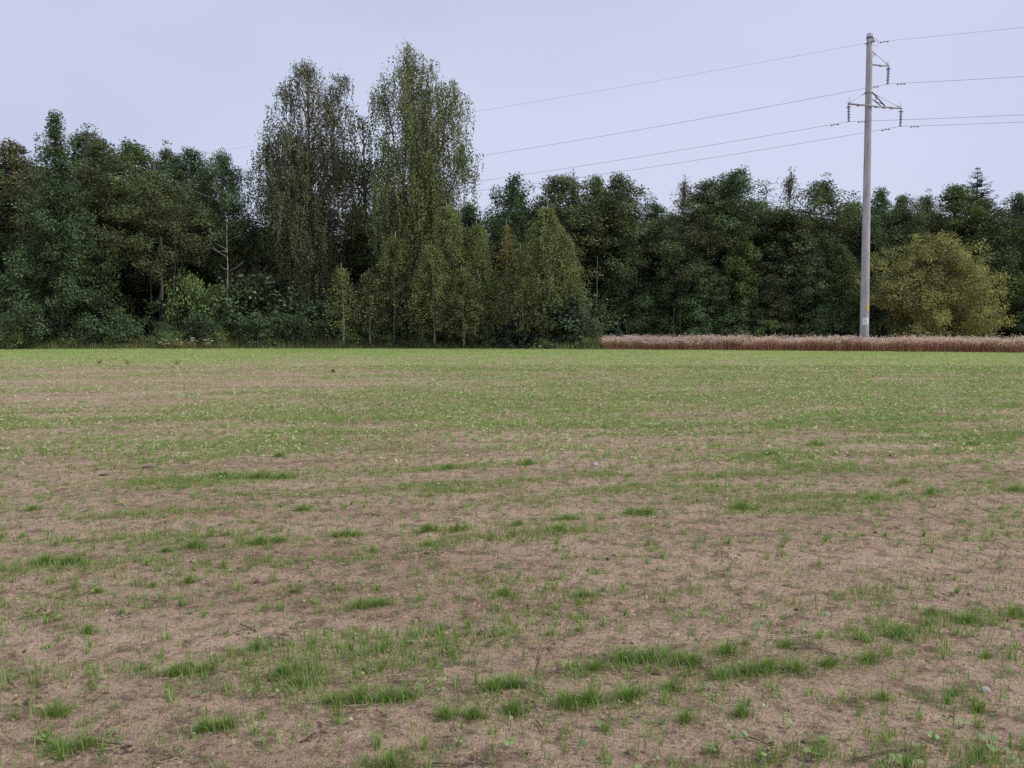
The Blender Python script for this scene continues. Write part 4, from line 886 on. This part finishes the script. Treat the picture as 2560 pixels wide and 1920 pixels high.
for i, (px, py, lb) in enumerate([(411, 853, 'leftmost of the four white-flowered weeds at the field edge'), (448, 853, 'second white-flowered weed from the left at the field edge'), (481, 849, 'third white-flowered weed from the left at the field edge'), (522, 852, 'rightmost of the four white-flowered weeds at the field edge')]):
    Yb = float(edge_y((px - 1280) / FPX * 65)) - 0.9; p0 = at_depth(px, py, Yb); root = empty('white_flowered_weed', (p0[0], Yb, 0))
    st, fl = MB(), []
    for j in range(9):
        a = rng.uniform(0, 6.28); tip = np.array([rng.normal(0, 0.2), rng.normal(0, 0.15), p0[2] + rng.uniform(-0.3, 0.2)]); st.tube([(tip[0] * 0.1, tip[1] * 0.1, 0), tip * np.array([0.6, 0.6, 0.5]), tip], [0.014, 0.01, 0.006], 4)
        n = 16; fl.append(leaf_quads(tip + rng.normal(0, 0.045, (n, 3)) * np.array([1, 1, 0.3]), rng.normal(0, 1, (n, 3)), rng.normal(0, 0.4, (n, 3)) + np.array([0, 0, 1]), np.full(n, 0.06), np.full(n, 0.055), rng.uniform(0, 1, n)))
    st.build('stems', M['seed_stem'], root); v, f, s, t = join(fl); tag(link('flower_heads', mesh_np('umbels', v, f, s, t), M['white_flower'], root), kind='stuff')
    n = 60; pl = np.stack([rng.normal(0, 0.16, n), rng.normal(0, 0.16, n), rng.uniform(0.05, p0[2] * 0.8, n)], -1); v, f, s, t = leaf_quads(pl, rng.normal(0, 1, (n, 3)), rng.normal(0, 0.5, (n, 3)) + np.array([0, 0, 1]), np.full(n, 0.16), np.full(n, 0.06), rng.uniform(0.4, 1, n))
    link('leaves', mesh_np('weed_leaves', v, f, s, t), M['weed'], root); tag(root, lb, 'weed', 'white-flowered weeds at the field edge')

# ------------------------------------------------------------------ buckwheat strip
bxe = [ground_at(1500, 873.5), ground_at(1800, 876), ground_at(2170, 879), ground_at(2560, 882.5)]
bxs = np.array([p[0] for p in bxe] + [80]); bys = np.array([p[1] for p in bxe]); bys = np.append(bys, bys[-1] - 9)
def buck(n, d0, d1, nf, x1=44):
    x = rng.uniform(bxs[0] + 0.2, x1, n); y = np.interp(x, bxs, bys) + rng.uniform(d0, d1, n) + 1.0 * (fbm(x / 1.1, x * 0, 145, 3) - 0.5)
    front = sstep(0.0, 0.6, y - np.interp(x, bxs, bys) + 0.3)
    x = x + 0.03 * (y - np.interp(x, bxs, bys)); h = rng.uniform(0.74, 1.06, n) * (0.72 + 0.55 * fbm(x / 1.3, y / 1.3, 141, 3)) * (0.72 + 0.28 * front) * np.clip(0.85 + (x - bxs[0]) * 0.3, 0, 1) * np.where(rng.uniform(0, 1, n) < 0.10, rng.uniform(1.05, 1.3, n), 1.0)
    P = np.stack([x, y, np.zeros(n)], -1); az = rng.uniform(0, 6.28, n); ln = rng.uniform(0.05, 0.3, n)
    stem = blades(P, h, np.full(n, 0.022), az, ln, np.clip(rng.normal(0.45, 0.2, n) + (fbm(x / 2.5, y, 151, 2) - 0.5), 0, 0.95), 2)
    tip = P + np.stack([np.cos(az) * h * ln, np.sin(az) * h * ln, h * 0.98], -1)
    k = np.repeat(np.arange(n), nf); m = len(k); u = rng.uniform(0, 1, m)**1.5
    Pf = tip[k] + np.stack([rng.normal(0, 0.085, m), rng.normal(0, 0.085, m), -0.6 * h[k] * u + 0.03], -1)
    sz = rng.uniform(0.04, 0.10, m) * (1 - 0.4 * u)
    fl = leaf_quads(Pf, rng.normal(0, 1, (m, 3)), rng.normal(0, 0.6, (m, 3)) + np.array([0, -0.3, 0.7]), sz, sz * 0.9, np.clip(rng.normal(0.72, 0.27, m) - 0.45 * u, 0, 1))
    k2 = np.repeat(np.arange(n), 2); m2 = len(k2); Pl = P[k2] + np.stack([rng.normal(0, 0.07, m2), rng.normal(0, 0.07, m2), h[k2] * rng.uniform(0.3, 0.8, m2)], -1)
    lf = leaf_quads(Pl, rng.normal(0, 1, (m2, 3)) + np.array([0, 0, -0.3]), rng.normal(0, 0.5, (m2, 3)) + np.array([0, 0, 0.8]), rng.uniform(0.05, 0.1, m2), rng.uniform(0.04, 0.07, m2), rng.uniform(0, 1, m2))
    return stem, fl, lf
A = [buck(9500, 0.0, 2.2, 7), buck(5500, 2.2, 9.0, 5)]
for nm, i, mt, lb in (('buckwheat_stems', 0, 'wheat_stem', 'dense reddish-brown stems of the buckwheat strip at the field edge'), ('buckwheat_flowers', 1, 'wheat_flower', 'pinkish-white flower heads on top of the buckwheat strip'), ('buckwheat_leaves', 2, 'wheat_leaf', 'olive leaves within the buckwheat strip')):
    v_, f_, s_, t_ = join([a[i] for a in A]); tag(link(nm, mesh_np(nm, v_, f_, s_, t_), M[mt]), lb, 'buckwheat', kind='stuff')

# ------------------------------------------------------------------ power line pole
PY = 58.6
base = at_depth(2160, 870, PY); base[2] = 0.0
topc = at_depth(2174.3, 83, PY)
pole = empty('power_line_pole', tuple(base))
H_ = topc[2]; lean = (topc[:2] - base[:2]) / H_
def ax_at(z): return np.array([lean[0] * z, lean[1] * z, z])
def r_at(z): return 0.325 + (0.207 - 0.325) * z / H_
m = MB(); zs = np.linspace(-0.3, H_ - 0.28, 14); m.tube([ax_at(z) for z in zs], [r_at(z) for z in zs], 28); m.build('shaft', M['concrete'], pole)
m = MB(); c0 = ax_at(H_ - 0.30)
m.lathe([(0.222, 0.0), (0.232, 0.03), (0.225, 0.24), (0.10, 0.32), (0.045, 0.34), (0.03, 0.40)], c0, 20); cap = m.build('cap', M['cap'], pole, False)
m = MB(); m.lathe([(r_at(H_) + 0.024, 0), (r_at(H_) + 0.028, 0.012), (r_at(H_) + 0.028, 0.05), (r_at(H_) + 0.024, 0.06)], ax_at(H_ - 0.40), 20); m.build('band', M['dark_metal'], pole)
def loc(px, py, Y=None, z=None):
    p = at_depth(px, py, Y) if Y is not None else at_height(px, py, z); return p - base
# earth-wire bracket near the top
ew_l, ew_r = loc(2166, 109, PY - 0.1), loc(2184, 103.5, PY - 0.25)
m = MB(); m.tube([ew_l + np.array([-0.10, 0.05, -0.02]), ew_l, ew_r, ew_r + np.array([0.12, -0.05, 0.02])], 0.035, 6); m.tube([ew_r, loc(2183, 95, PY - 0.25)], 0.04, 6); m.build('earth_wire_bracket', M['dark_metal'], pole)
m = MB(); pts = [loc(2183, 92, PY - 0.3), loc(2190, 97, PY - 0.4), loc(2195, 103, PY - 0.5)]; m.tube(pts, 0.012, 5)
pts = [ew_r + np.array([0.03, -0.02, 0])] + [loc(x, y, PY - 0.4) for x, y in ((2184, 110), (2187, 114), (2191, 115.5), (2195, 113), (2196, 105))]; m.tube(pts, 0.012, 5); m.build('earth_wire_jumper', M['cable'], pole)
def insulator(top, bot, n=9):
    r = empty('insulator', tuple(top)); r.parent = pole; d = bot - top; L_ = np.linalg.norm(d)
    r.empty_display_size = 0.1
    m = MB(); m.tube([(0, 0, 0), d], 0.028, 8); m.build('rod', M['glass_ins'], r)
    u = d / L_
    for i in range(n):
        q = u * L_ * (0.12 + 0.78 * i / (n - 1)); rr = 0.165 if i == 0 else (0.125 if i % 2 else 0.10)
        k = MB(); k.lathe([(0.03, 0.03), (rr * 0.6, 0.012), (rr, -0.006), (rr, -0.016), (0.03, -0.012)], q, 14); k.build('shed', M['glass_ins'], r)
    k = MB(); k.box(d + np.array([0, 0, -0.03]), (0.16, 0.08, 0.07)); k.build('clamp', M['dark_metal'], r)
def spikes(p):
    k = MB()
    for j in range(3): k.tube([p, p + np.array([0.10 * (j - 1) + 0.02, 0.04 * (j - 1), 0.42])], 0.006, 4)
    k.build('bird_spike', M['galv'], pole)
# upper arm
zA = at_depth(2178, 162, PY)[2]
a0 = ax_at(zA) + np.array([r_at(zA) * 0.9, 0, 0]); a1 = loc(2223, 164.8, z=zA)
m = MB(); m.tube([a0, a1], 0.055, 8); m.build('upper_arm', M['galv'], pole)
zS = at_depth(2180, 129, PY)[2]; s0 = ax_at(zS) + np.array([r_at(zS), 0, 0]); s1 = a1 + np.array([-0.05, 0, 0.05])
yk = s0 + (s1 - s0) * 0.22
m = MB(); m.tube([s0, yk], 0.04, 6); m.tube([ax_at(zS - 0.35) + np.array([r_at(zS), 0, 0]), yk], 0.03, 6); m.tube([yk, s1], 0.018, 6); m.tube([s1 + (s0 - s1) * 0.2, s1], 0.035, 6); m.build('upper_stay', M['galv'], pole)
m = MB(); m.box((a0 + a1) / 2 + np.array([0.05, 0, -0.07]), (0.35, 0.06, 0.05)); m.build('arm_plate', M['galv'], pole)
wireA = loc(2219.3, 210, Y=(base + a1)[1]); insulator(a1 + np.array([-0.06, 0, -0.05]), wireA + np.array([0, 0, 0.06])); spikes(a1 + np.array([-0.12, 0, 0.05]))
# lower cross arm
zB = at_depth(2165, 264.5, PY - 0.3)[2]
b0, b1 = loc(2120, 259.5, z=zB), loc(2254.5, 271.2, z=zB)
m = MB(); m.tube([b0, b1], 0.065, 8); m.build('cross_arm', M['galv'], pole)
zU = at_depth(2165, 232, PY)[2]; u0 = ax_at(zU)
m = MB(); m.lathe([(r_at(zU) + 0.02, -0.10), (r_at(zU) + 0.03, -0.08), (r_at(zU) + 0.03, 0.08), (r_at(zU) + 0.02, 0.10)], u0, 20); m.build('collar', M['galv'], pole)
zL = zB + 0.09
for sx, e in ((-1, b0), (1, b1)):
    s0 = u0 + np.array([sx * r_at(zU), 0, 0]); m = MB(); m.tube([s0, s0 + (e - s0) * 0.2], 0.035, 6); m.tube([s0 + (e - s0) * 0.2, e + (s0 - e) * 0.16], 0.014, 5); m.tube([e + (s0 - e) * 0.16, e + np.array([0, 0, 0.05])], 0.035, 6); m.build('stay_rod', M['galv'], pole)
fm = b0 + (b1 - b0) * 0.70; s0 = u0 + np.array([r_at(zU), -0.1, 0])
m = MB(); m.tube([s0, fm], 0.045, 6); m.tube([u0 + np.array([r_at(zU), -0.1, -0.5]), b0 + (b1 - b0) * 0.63], 0.03, 6)
m.tube([s0 + (fm - s0) * 0.25, u0 + np.array([r_at(zU) + 0.28, -0.1, -0.72])], 0.028, 6); m.tube([s0 + (fm - s0) * 0.8, u0 + (b0 + (b1 - b0) * 0.63 - u0) * 0.55 + np.array([0, 0, -0.1])], 0.025, 6); m.build('brace', M['dark_metal'], pole)
for q in (0.2, 0.53, 0.67, 0.81): m = MB(); m.box(b0 + (b1 - b0) * q + np.array([0, 0, -0.085]), (0.32, 0.07, 0.05)); m.build('arm_plate', M['galv'], pole)
wireB = loc(2122, 304, Y=(base + b0)[1]); wireC = loc(2251, 316, Y=(base + b1)[1])
insulator(b0 + np.array([0.04, 0, -0.06]), wireB + np.array([0, 0, 0.06])); insulator(b1 + np.array([-0.05, 0, -0.06]), wireC + np.array([0, 0, 0.06]))
spikes(b0 + np.array([0.1, 0, 0.06])); spikes(b1 + np.array([-0.1, 0, 0.06]))
for z in (2.9, 7.3, 11.6, 14.8, 17.2):
    m = MB(); a = -1.15; m.tube([ax_at(z) + np.array([math.cos(a), math.sin(a), 0]) * (r_at(z) - 0.01), ax_at(z) + np.array([math.cos(a), math.sin(a), 0]) * (r_at(z) + 0.05)], 0.022, 6); m.build('bolt', M['dark_metal'], pole)
def curved_plate(name, px0, px1, py0, py1, mat, off=0.012, parent=None):
    p0, p1 = loc(px0, py0, PY - 0.3), loc(px1, py1, PY - 0.3); z1, z0 = p0[2], p1[2]; r = r_at((z0 + z1) / 2) + off
    c = ax_at((z0 + z1) / 2); xa, xb = (p0[0] - c[0]) / r, (p1[0] - c[0]) / r
    A0, A1 = math.acos(max(-1, min(1, xa))), math.acos(max(-1, min(1, xb))); n = 8; V, F_ = [], []
    for dr in (0, 0.008):
        for i in range(n + 1):
            a = A0 + (A1 - A0) * i / n
            for z in (z0, z1): V.append((c[0] + (r + dr) * math.cos(a), c[1] - (r + dr) * math.sin(a), z))
    h = 2 * (n + 1)
    for i in range(n):
        a, b_, c_, d_ = 2 * i, 2 * i + 2, 2 * i + 3, 2 * i + 1
        F_ += [(h + a, h + b_, h + c_, h + d_), (a, d_, c_, b_), (a, b_, h + b_, h + a), (d_, h + d_, h + c_, c_)]
    F_ += [(0, h, h + 1, 1), (2 * n, 2 * n + 1, h + 2 * n + 1, h + 2 * n)]
    mm = MB(); mm.add(V, F_); return mm.build(name, M[mat], parent or pole, False)
curved_plate('yellow_plate', 2167, 2172.6, 761.5, 776.5, 'yellow')['label'] = 'small yellow plate on the right side of the shaft'
ws = curved_plate('white_sign', 2157.6, 2171.4, 794, 813, 'white_plate'); ws['label'] = 'white paper-like sign with a few dark marks'
for (x0, x1, y0, y1) in ((2160.2, 2161.2, 801, 802), (2161.2, 2162.0, 801.8, 803), (2163.8, 2165.2, 801.8, 803.2), (2166.4, 2167.0, 807.2, 810), (2166.9, 2168.0, 806.6, 807.3), (2166.9, 2168.2, 809.2, 810)):
    mk = curved_plate('mark', x0, x1, y0, y1, 'black_print', 0.022, pole); mk.parent = ws
tag(pole, 'tall grey concrete power pole with steel cross arms and insulators', 'pole')

# ------------------------------------------------------------------ wires
TH = R(25)
def wire(name, label, start, left, right, dampers=(), rad=0.0115):
    """start: attachment in world; left / right: photo pixels the wire runs through; the sag follows from them"""
    def foot(px, py, sgn):
        u = ray(px, py); k = u[0] / u[1]; dx, dy = (-math.cos(TH), math.sin(TH)) if sgn < 0 else (math.cos(TH), -math.sin(TH))
        t = (k * start[1] - start[0]) / (dx - k * dy); p = at_depth(px, py, start[1] + t * dy); return t, p[2]
    root = empty(name, tuple(start))
    def span(ptsp, sgn, tend):
        dat = [foot(x, y, sgn) for x, y in ptsp]
        if len(dat) == 1:
            t1, z1 = dat[0]; bb = 0.00075; aa = (z1 - start[2]) / t1 - bb * t1
        else:
            Am = np.array([[t, t * t] for t, z in dat]); aa, bb = np.linalg.lstsq(Am, np.array([z - start[2] for t, z in dat]), rcond=None)[0]
        dx, dy = (-math.cos(TH), math.sin(TH)) if sgn < 0 else (math.cos(TH), -math.sin(TH))
        return [np.array([dx * t, dy * t, aa * t + bb * t * t]) for t in np.linspace(0, tend, 60)]
    lp, rp = span(left, -1, 118), span(right, 1, 45)
    m = MB(); m.tube(lp[::-1] + rp[1:], rad, 5); m.build('cable', M['cable'], root)
    for side, dist in dampers:
        pp = lp if side < 0 else rp; ds = [np.linalg.norm(p) for p in pp]; q = np.array([np.interp(dist, ds, [p[i] for p in pp]) for i in range(3)])
        tdir = unit(pp[3] - pp[0]); d = MB(); c = q + np.array([0, 0, -0.07])
        d.box(q + np.array([0, 0, -0.03]), (0.05, 0.04, 0.1)); d.tube([c - tdir * 0.22, c + tdir * 0.22], 0.012, 5)
        d.tube([c - tdir * 0.30, c - tdir * 0.14], 0.035, 7); d.tube([c + tdir * 0.14, c + tdir * 0.30], 0.035, 7); d.build('vibration_damper', M['dark_metal'], root)
    return tag(root, label, 'wire', 'wires of the power line')
wire('earth_wire', 'thin topmost wire running from the very tip of the pole', base + (ew_l + ew_r) / 2, [(1600, 211), (1170, 281), (600, 370)], [(2560, 68)], [(1, 0.95)], 0.008)
wire('conductor_wire', 'second highest wire, hung from the short upper arm', base + wireA, [(1700, 308), (1186, 391), (622, 469)], [(2560, 191)], [(-1, 0.9), (1, 0.9)])
wire('conductor_wire', 'wire hung from the left end of the long cross arm', base + wireB, [(1680, 380), (1156, 458), (612, 527)], [(2560, 287)], [(-1, 0.95), (1, 0.9)])
wire('conductor_wire', 'lowest wire, hung from the right end of the long cross arm', base + wireC, [(1740, 400), (1450, 444), (1153, 482)], [(2560, 305)], [(-1, 1.0), (1, 0.95)])

# ------------------------------------------------------------------ single small things on the field
def tuft_mesh(i):
    n = 190; r = np.abs(rng.normal(0, 0.62, n)); a = rng.uniform(0, 6.28, n); P = np.stack([0.052 * r * np.cos(a), 0.034 * r * np.sin(a), np.full(n, -0.012)], -1)
    H = rng.uniform(0.035, 0.10, n) * (1.1 - 0.35 * np.minimum(r, 1.6)); v, f, s, t = blades(P, H, rng.uniform(0.0022, 0.004, n), a + rng.normal(0, 0.7, n), np.clip(0.2 + 0.45 * r + rng.normal(0, 0.15, n), 0.05, 1.1), np.clip(rng.normal(0.48, 0.17, n), 0, 1), 2)
    me_ = mesh_np('grass_tuft', v, f, s, t); me_.materials.append(M['grass']); return me_
TM = [tuft_mesh(i) for i in range(6)]
for i, (x, y, wd) in enumerate(TUFTS):
    gxp, gyp = ground_at(x * K, y * K); d = math.hypot(gyp, CAM_H); wm = wd * K * d / FPX
    o = link('grass_tuft', TM[i % 6]); o.location = (gxp, gyp, float(terrain(gxp, gyp))); s_ = wm / 0.115
    o.scale = (s_, max(0.6, min(s_, 1.3)), rng.uniform(0.6, 0.98) * min(1.25, max(0.7, 0.55 + 0.45 * s_))); o.rotation_euler = (0, 0, rng.normal(0.2, 0.15) + (math.pi if i % 2 else 0))
    tag(o, 'dense green grass tuft standing out from the bare brown soil', 'grass tuft', 'grass tufts on the field')
# larger seedlings with visible leaves in the foreground
def seedling_meshes(nl, big):
    st, lv = [], []
    z0 = np.array([0.0]); hgt = 0.036
    m = MB(); m.tube([(0, 0, -0.01), (0.002, 0.001, hgt * 0.6), (0, 0, hgt)], [0.0016, 0.0014, 0.0012], 5)
    lm = MB()
    for j in range(nl):
        a = j * 2 * math.pi / nl + rng.normal(0, 0.25); L_ = 0.024 * big * rng.uniform(0.8, 1.2); d = np.array([math.cos(a), math.sin(a), rng.uniform(-0.2, 0.7)]); s = np.array([-math.sin(a), math.cos(a), rng.normal(0, 0.4)])
        o_ = np.array([0, 0, hgt]) + d * 0.006
        out = [(0, 0), (0.1, 0.34), (0.4, 0.56), (0.75, 0.46), (0.98, 0.12), (0.9, 0.0), (0.98, -0.12), (0.75, -0.46), (0.4, -0.56), (0.1, -0.34)]
        V = [o_ + d * L_ * 0.5 + np.array([0, 0, 0.002])] + [o_ + d * L_ * p + s * L_ * q - np.array([0, 0, 1]) * L_ * (0.3 * q * q + 0.18 * p * p) for p, q in out]
        lm.add(V, [(0, 1 + k, 1 + (k + 1) % 10) for k in range(10)])
    lme = lm.mesh('leaf_pair'); a_ = lme.attributes.new('tint', 'FLOAT', 'FACE'); a_.data.foreach_set('value', np.repeat(rng.uniform(0.05, 0.6, nl), 10).astype(np.float32))
    sme = m.mesh('stem'); sme.materials.append(M['seed_stem']); lme.materials.append(M['seedling']); return sme, lme
SM = [seedling_meshes(*a) for a in ((2, 1.0), (2, 1.2), (3, 1.0), (4, 1.0), (4, 1.25))]
SEED = [(2140, 1605, 1.7), (2160, 1630, 1.5), (2010, 1590, 1.3), (1985, 1545, 1.1), (1750, 1630, 1.3), (1660, 1640, 1.4), (1700, 1560, 1.2), (1865, 1500, 1.0), (1930, 1640, 1.2), (2080, 1560, 1.1), (1545, 1500, 1.0), (1780, 1330, 1.1), (1700, 1325, 1.1), (1885, 1335, 1.0), (1640, 1345, 1.0),
 (2030, 1280, 1.0), (2110, 1290, 1.0), (1810, 1300, 1.0), (130, 1330, 1.0), (205, 1255, 1.1), (315, 1280, 1.0), (345, 1280, 1.0), (355, 1320, 1.0), (410, 1318, 1.0), (500, 1225, 1.0), (575, 1490, 1.0), (600, 1495, 1.0), (570, 1600, 1.1), (245, 1575, 1.2), (190, 1575, 1.1), (225, 1490, 1.0),
 (740, 1320, 1.0), (890, 1385, 1.1), (640, 1345, 1.0), (905, 1480, 1.0), (950, 1490, 1.1), (1060, 1440, 1.0), (1080, 1465, 1.2), (1140, 1475, 1.1), (1100, 1600, 1.0), (985, 1600, 1.0), (1260, 1605, 1.1), (1290, 1560, 1.0), (1330, 1330, 1.0), (1440, 1220, 1.1), (1480, 1240, 1.0), (830, 1220, 1.0), (1160, 1350, 1.0), (1010, 1310, 1.1),
 (1540, 1610, 1.0), (1420, 1640, 1.1), (60, 1450, 1.0), (90, 1590, 1.0), (430, 1500, 1.0), (700, 1310, 1.0), (1980, 1655, 1.3), (2170, 1510, 1.0), (2190, 1640, 1.0), (1610, 1590, 1.0), (1780, 1590, 1.0)]
for i, (x, y, sz) in enumerate(SEED):
    gxp, gyp = ground_at(x * K, (y + 12) * K); root = empty('seedling', (gxp, gyp, float(terrain(gxp, gyp))), rng.uniform(0, 6.28), (sz * 0.70,) * 3); root.empty_display_size = 0.02; root.rotation_euler.x = rng.normal(0, 0.22); root.rotation_euler.y = rng.normal(0, 0.22)
    sm, lm = SM[i % 5]; link('stem', sm, None, root); link('leaves', lm, None, root)
    tag(root, 'broad-leaved pale green seedling on a short stalk in the foreground', 'seedling', 'single seedlings in the foreground')
# stones, clods, stalks
def rock(name, px, py, wpx, hfrac, mat, label, cat, seed, squash=1.0, group=None):
    gxp, gyp = ground_at(px, py); r = wpx * math.hypot(gyp, CAM_H) / FPX / 2; rs = np.random.default_rng(seed)
    import bmesh
    bm = bmesh.new(); bmesh.ops.create_icosphere(bm, subdivisions=2, radius=1.0)
    k = rs.uniform(-1, 1, (5, 3)) * (1.0 if mat == 'stone' else 2.2)
    for v in bm.verts:
        d = sum(math.sin(3.0 * float(np.dot(kk, v.co)) + i) for i, kk in enumerate(k)) * (0.06 if mat == 'stone' else 0.13)
        v.co = v.co * (1 + d); v.co.x *= r; v.co.y *= r * 0.8 * squash; v.co.z *= r * hfrac
    me_ = bpy.data.meshes.new(name); bm.to_mesh(me_); bm.free(); me_.polygons.foreach_set('use_smooth', [True] * len(me_.polygons))
    o = link(name, me_, M[mat]); o.location = (gxp, gyp + r * 0.4, float(terrain(gxp, gyp)) + r * hfrac * 0.35); o.rotation_euler = (0, 0, rs.uniform(0, 3))
    return tag(o, label, cat, group)
rock('stone', 2466, 1733, 25, 0.75, 'stone', 'rounded pale stone in the lower right corner of the field', 'stone', 1)
rock('stone', 1487, 1166, 22, 0.7, 'stone', 'pinkish half-buried stone in the middle of the field', 'stone', 2)
rock('stone', 1506, 1167, 9, 0.5, 'stone', 'tiny pale pebble beside the half-buried stone', 'stone', 3)
rock('stone', 337, 960, 9, 0.8, 'stone', 'small pale stone far out on the left of the field', 'stone', 4)
rock('stone', 2041, 1046, 13, 0.5, 'stone', 'pale flat stone far out on the right of the field', 'stone', 5)
rock('stone', 2068, 1541, 13, 0.5, 'stone', 'small white pebble on the bare soil right of centre', 'stone', 6)
rock('stone', 203, 1604, 8, 0.6, 'stone', 'small white pebble in the lower left of the field', 'stone', 7)
rock('lump', 831, 932, 13, 1.1, 'black_clod', 'small black lump standing in the far grass', 'lump', 8)
CLODS = [(368, 1170, 40), (258, 1188, 30), (1992, 1526, 20), (2145, 1605, 26), (1640, 1690, 30), (1520, 1400, 24), (1065, 1385, 22), (1320, 1515, 16), (1515, 1540, 14), (2227, 1140, 12), (2305, 1300, 14), (2190, 1330, 16), (1408, 1366, 10), (2380, 1786, 14), (1205, 1590, 40), (1320, 1890, 26), (120, 1540, 30), (730, 1480, 30), (60, 1635, 20), (1745, 1255, 14), (1960, 1465, 12), (640, 1460, 24), (2010, 1850, 26), (1930, 1855, 30), (1370, 1370, 10), (2425, 1630, 10), (1250, 1592, 18)]
for i, (x, y, wd) in enumerate(CLODS): rock('soil_clod', x, y, wd * 0.7, 0.3 if wd > 25 else 0.55, 'clod', 'dark crumbly clod of soil lying on the field', 'soil clod', 40 + i, 0.7, 'dark soil clods on the field')
STALKS = [((1135, 1712), (1098, 1716), 'straw'), ((970, 1712), (1100, 1705), 'straw'), ((1062, 1725), (1094, 1711), 'straw'), ((855, 1773), (918, 1768), 'straw'), ((830, 1795), (920, 1780), 'dark_straw'), ((930, 1640), (962, 1650), 'straw'), ((1100, 1634), (1150, 1652), 'dark_straw'), ((1133, 1810), (1150, 1835), 'dark_straw'), ((1080, 1912), (1140, 1916), 'dark_straw'),
 ((465, 1660), (530, 1690), 'dark_straw'), ((1020, 1695), (1035, 1702), 'straw'), ((230, 1880), (310, 1868), 'straw'), ((240, 1855), (330, 1870), 'dark_straw'), ((60, 1540), (150, 1530), 'dark_straw'), ((565, 1595), (640, 1563), 'straw'), ((355, 1750), (415, 1746), 'straw'), ((600, 1562), (640, 1582), 'dark_straw'), ((2090, 1640), (1935, 1606), 'dark_straw'), ((2045, 1592), (1935, 1606), 'straw'),
 ((2250, 1475), (2370, 1480), 'straw'), ((2425, 1470), (2490, 1476), 'straw'), ((1860, 1840), (1940, 1872), 'dark_straw'), ((2005, 1868), (2050, 1885), 'dark_straw'), ((2320, 1870), (2110, 1905), 'dark_straw'), ((1690, 1310), (1660, 1325), 'straw'), ((1340, 1800), (1358, 1835), 'dark_straw'), ((500, 1240), (440, 1230), 'straw'), ((20, 1700), (45, 1720), 'straw'), ((540, 1345), (585, 1335), 'dark_straw'), ((1350, 1640), (1345, 1700), 'dark_straw')]
for i, ((x0, y0), (x1, y1), mt) in enumerate(STALKS):
    a, b = np.array([*ground_at(x0, y0), 0.0]), np.array([*ground_at(x1, y1), 0.0]); a[2], b[2] = float(terrain(a[0], a[1])) + 0.012, float(terrain(b[0], b[1])) + 0.009
    mid = (a + b) / 2 + np.array([rng.normal(0, 0.006), rng.normal(0, 0.006), 0.0]); mid[2] = float(terrain(mid[0], mid[1])) + 0.014
    m = MB(); c = a.copy(); rr = 0.0026 if mt == 'straw' else 0.0036
    m.tube([a - c, mid - c, b - c], [rr, rr * 0.9, rr * 0.6], 6); o = m.build('dry_stalk', M[mt]); o.location = tuple(c)
    tag(o, 'pale dry straw stalk lying on the soil' if mt == 'straw' else 'dark weathered stalk lying on the soil', 'straw', 'pale straw stalks on the soil' if mt == 'straw' else 'dark stalks on the soil')
# withered weed clumps far out on the left and sticks at the field edge
for i, (px, py, wd, lb) in enumerate([(247, 911, 22, 'leftmost withered weed clump far out on the left of the field'), (320, 912, 26, 'middle withered weed clump far out on the left of the field'), (440, 912, 24, 'rightmost withered weed clump far out on the left of the field')]):
    gxp, gyp = ground_at(px, py); root = empty('withered_weed', (gxp, gyp, 0)); n = 34; a = rng.uniform(0, 6.28, n); r = rng.uniform(0, 0.14, n)
    v, f, s, t = blades(np.stack([r * np.cos(a), r * np.sin(a), np.zeros(n)], -1), rng.uniform(0.12, 0.28, n), np.full(n, 0.014), a, rng.uniform(0.1, 0.9, n), np.clip(rng.normal(0.12, 0.15, n), 0, 1), 2); link('leaves', mesh_np('withered_leaves', v, f, s, t), M['grass'], root)
    m = MB()
    for j in range(4): q = rng.normal(0, 0.1, 2); m.tube([(0, 0, 0), (q[0], q[1], 0.22)], 0.008, 4)
    m.build('stems', M['dark_straw'], root); tag(root, lb, 'weed', 'withered weeds far out on the left')
e0, e1 = ground_at(1300, 870.5), ground_at(1418, 872.5)
m = MB(); m.tube([(0, 0, 0.05), ((e1[0] - e0[0]) * 0.5, (e1[1] - e0[1]) * 0.5, 0.09), (e1[0] - e0[0], e1[1] - e0[1], 0.05)], [0.06, 0.07, 0.04], 7); o = m.build('fallen_branch', M['pale_bark']); o.location = (*e0, 0.01); tag(o, 'pale fallen branch lying along the field edge by the birch thicket', 'branch')
c0 = ground_at(1370, 871); m = MB(); m.tube([(0, 0, 0), (-0.15, 0, 0.3), (-0.32, 0.02, 0.68)], [0.03, 0.025, 0.012], 6); o = m.build('bent_stick', M['pale_bark']); o.location = (c0[0], c0[1] - 0.1, 0.0); tag(o, 'bent pale stick standing at the field edge by the fallen branch', 'stick')
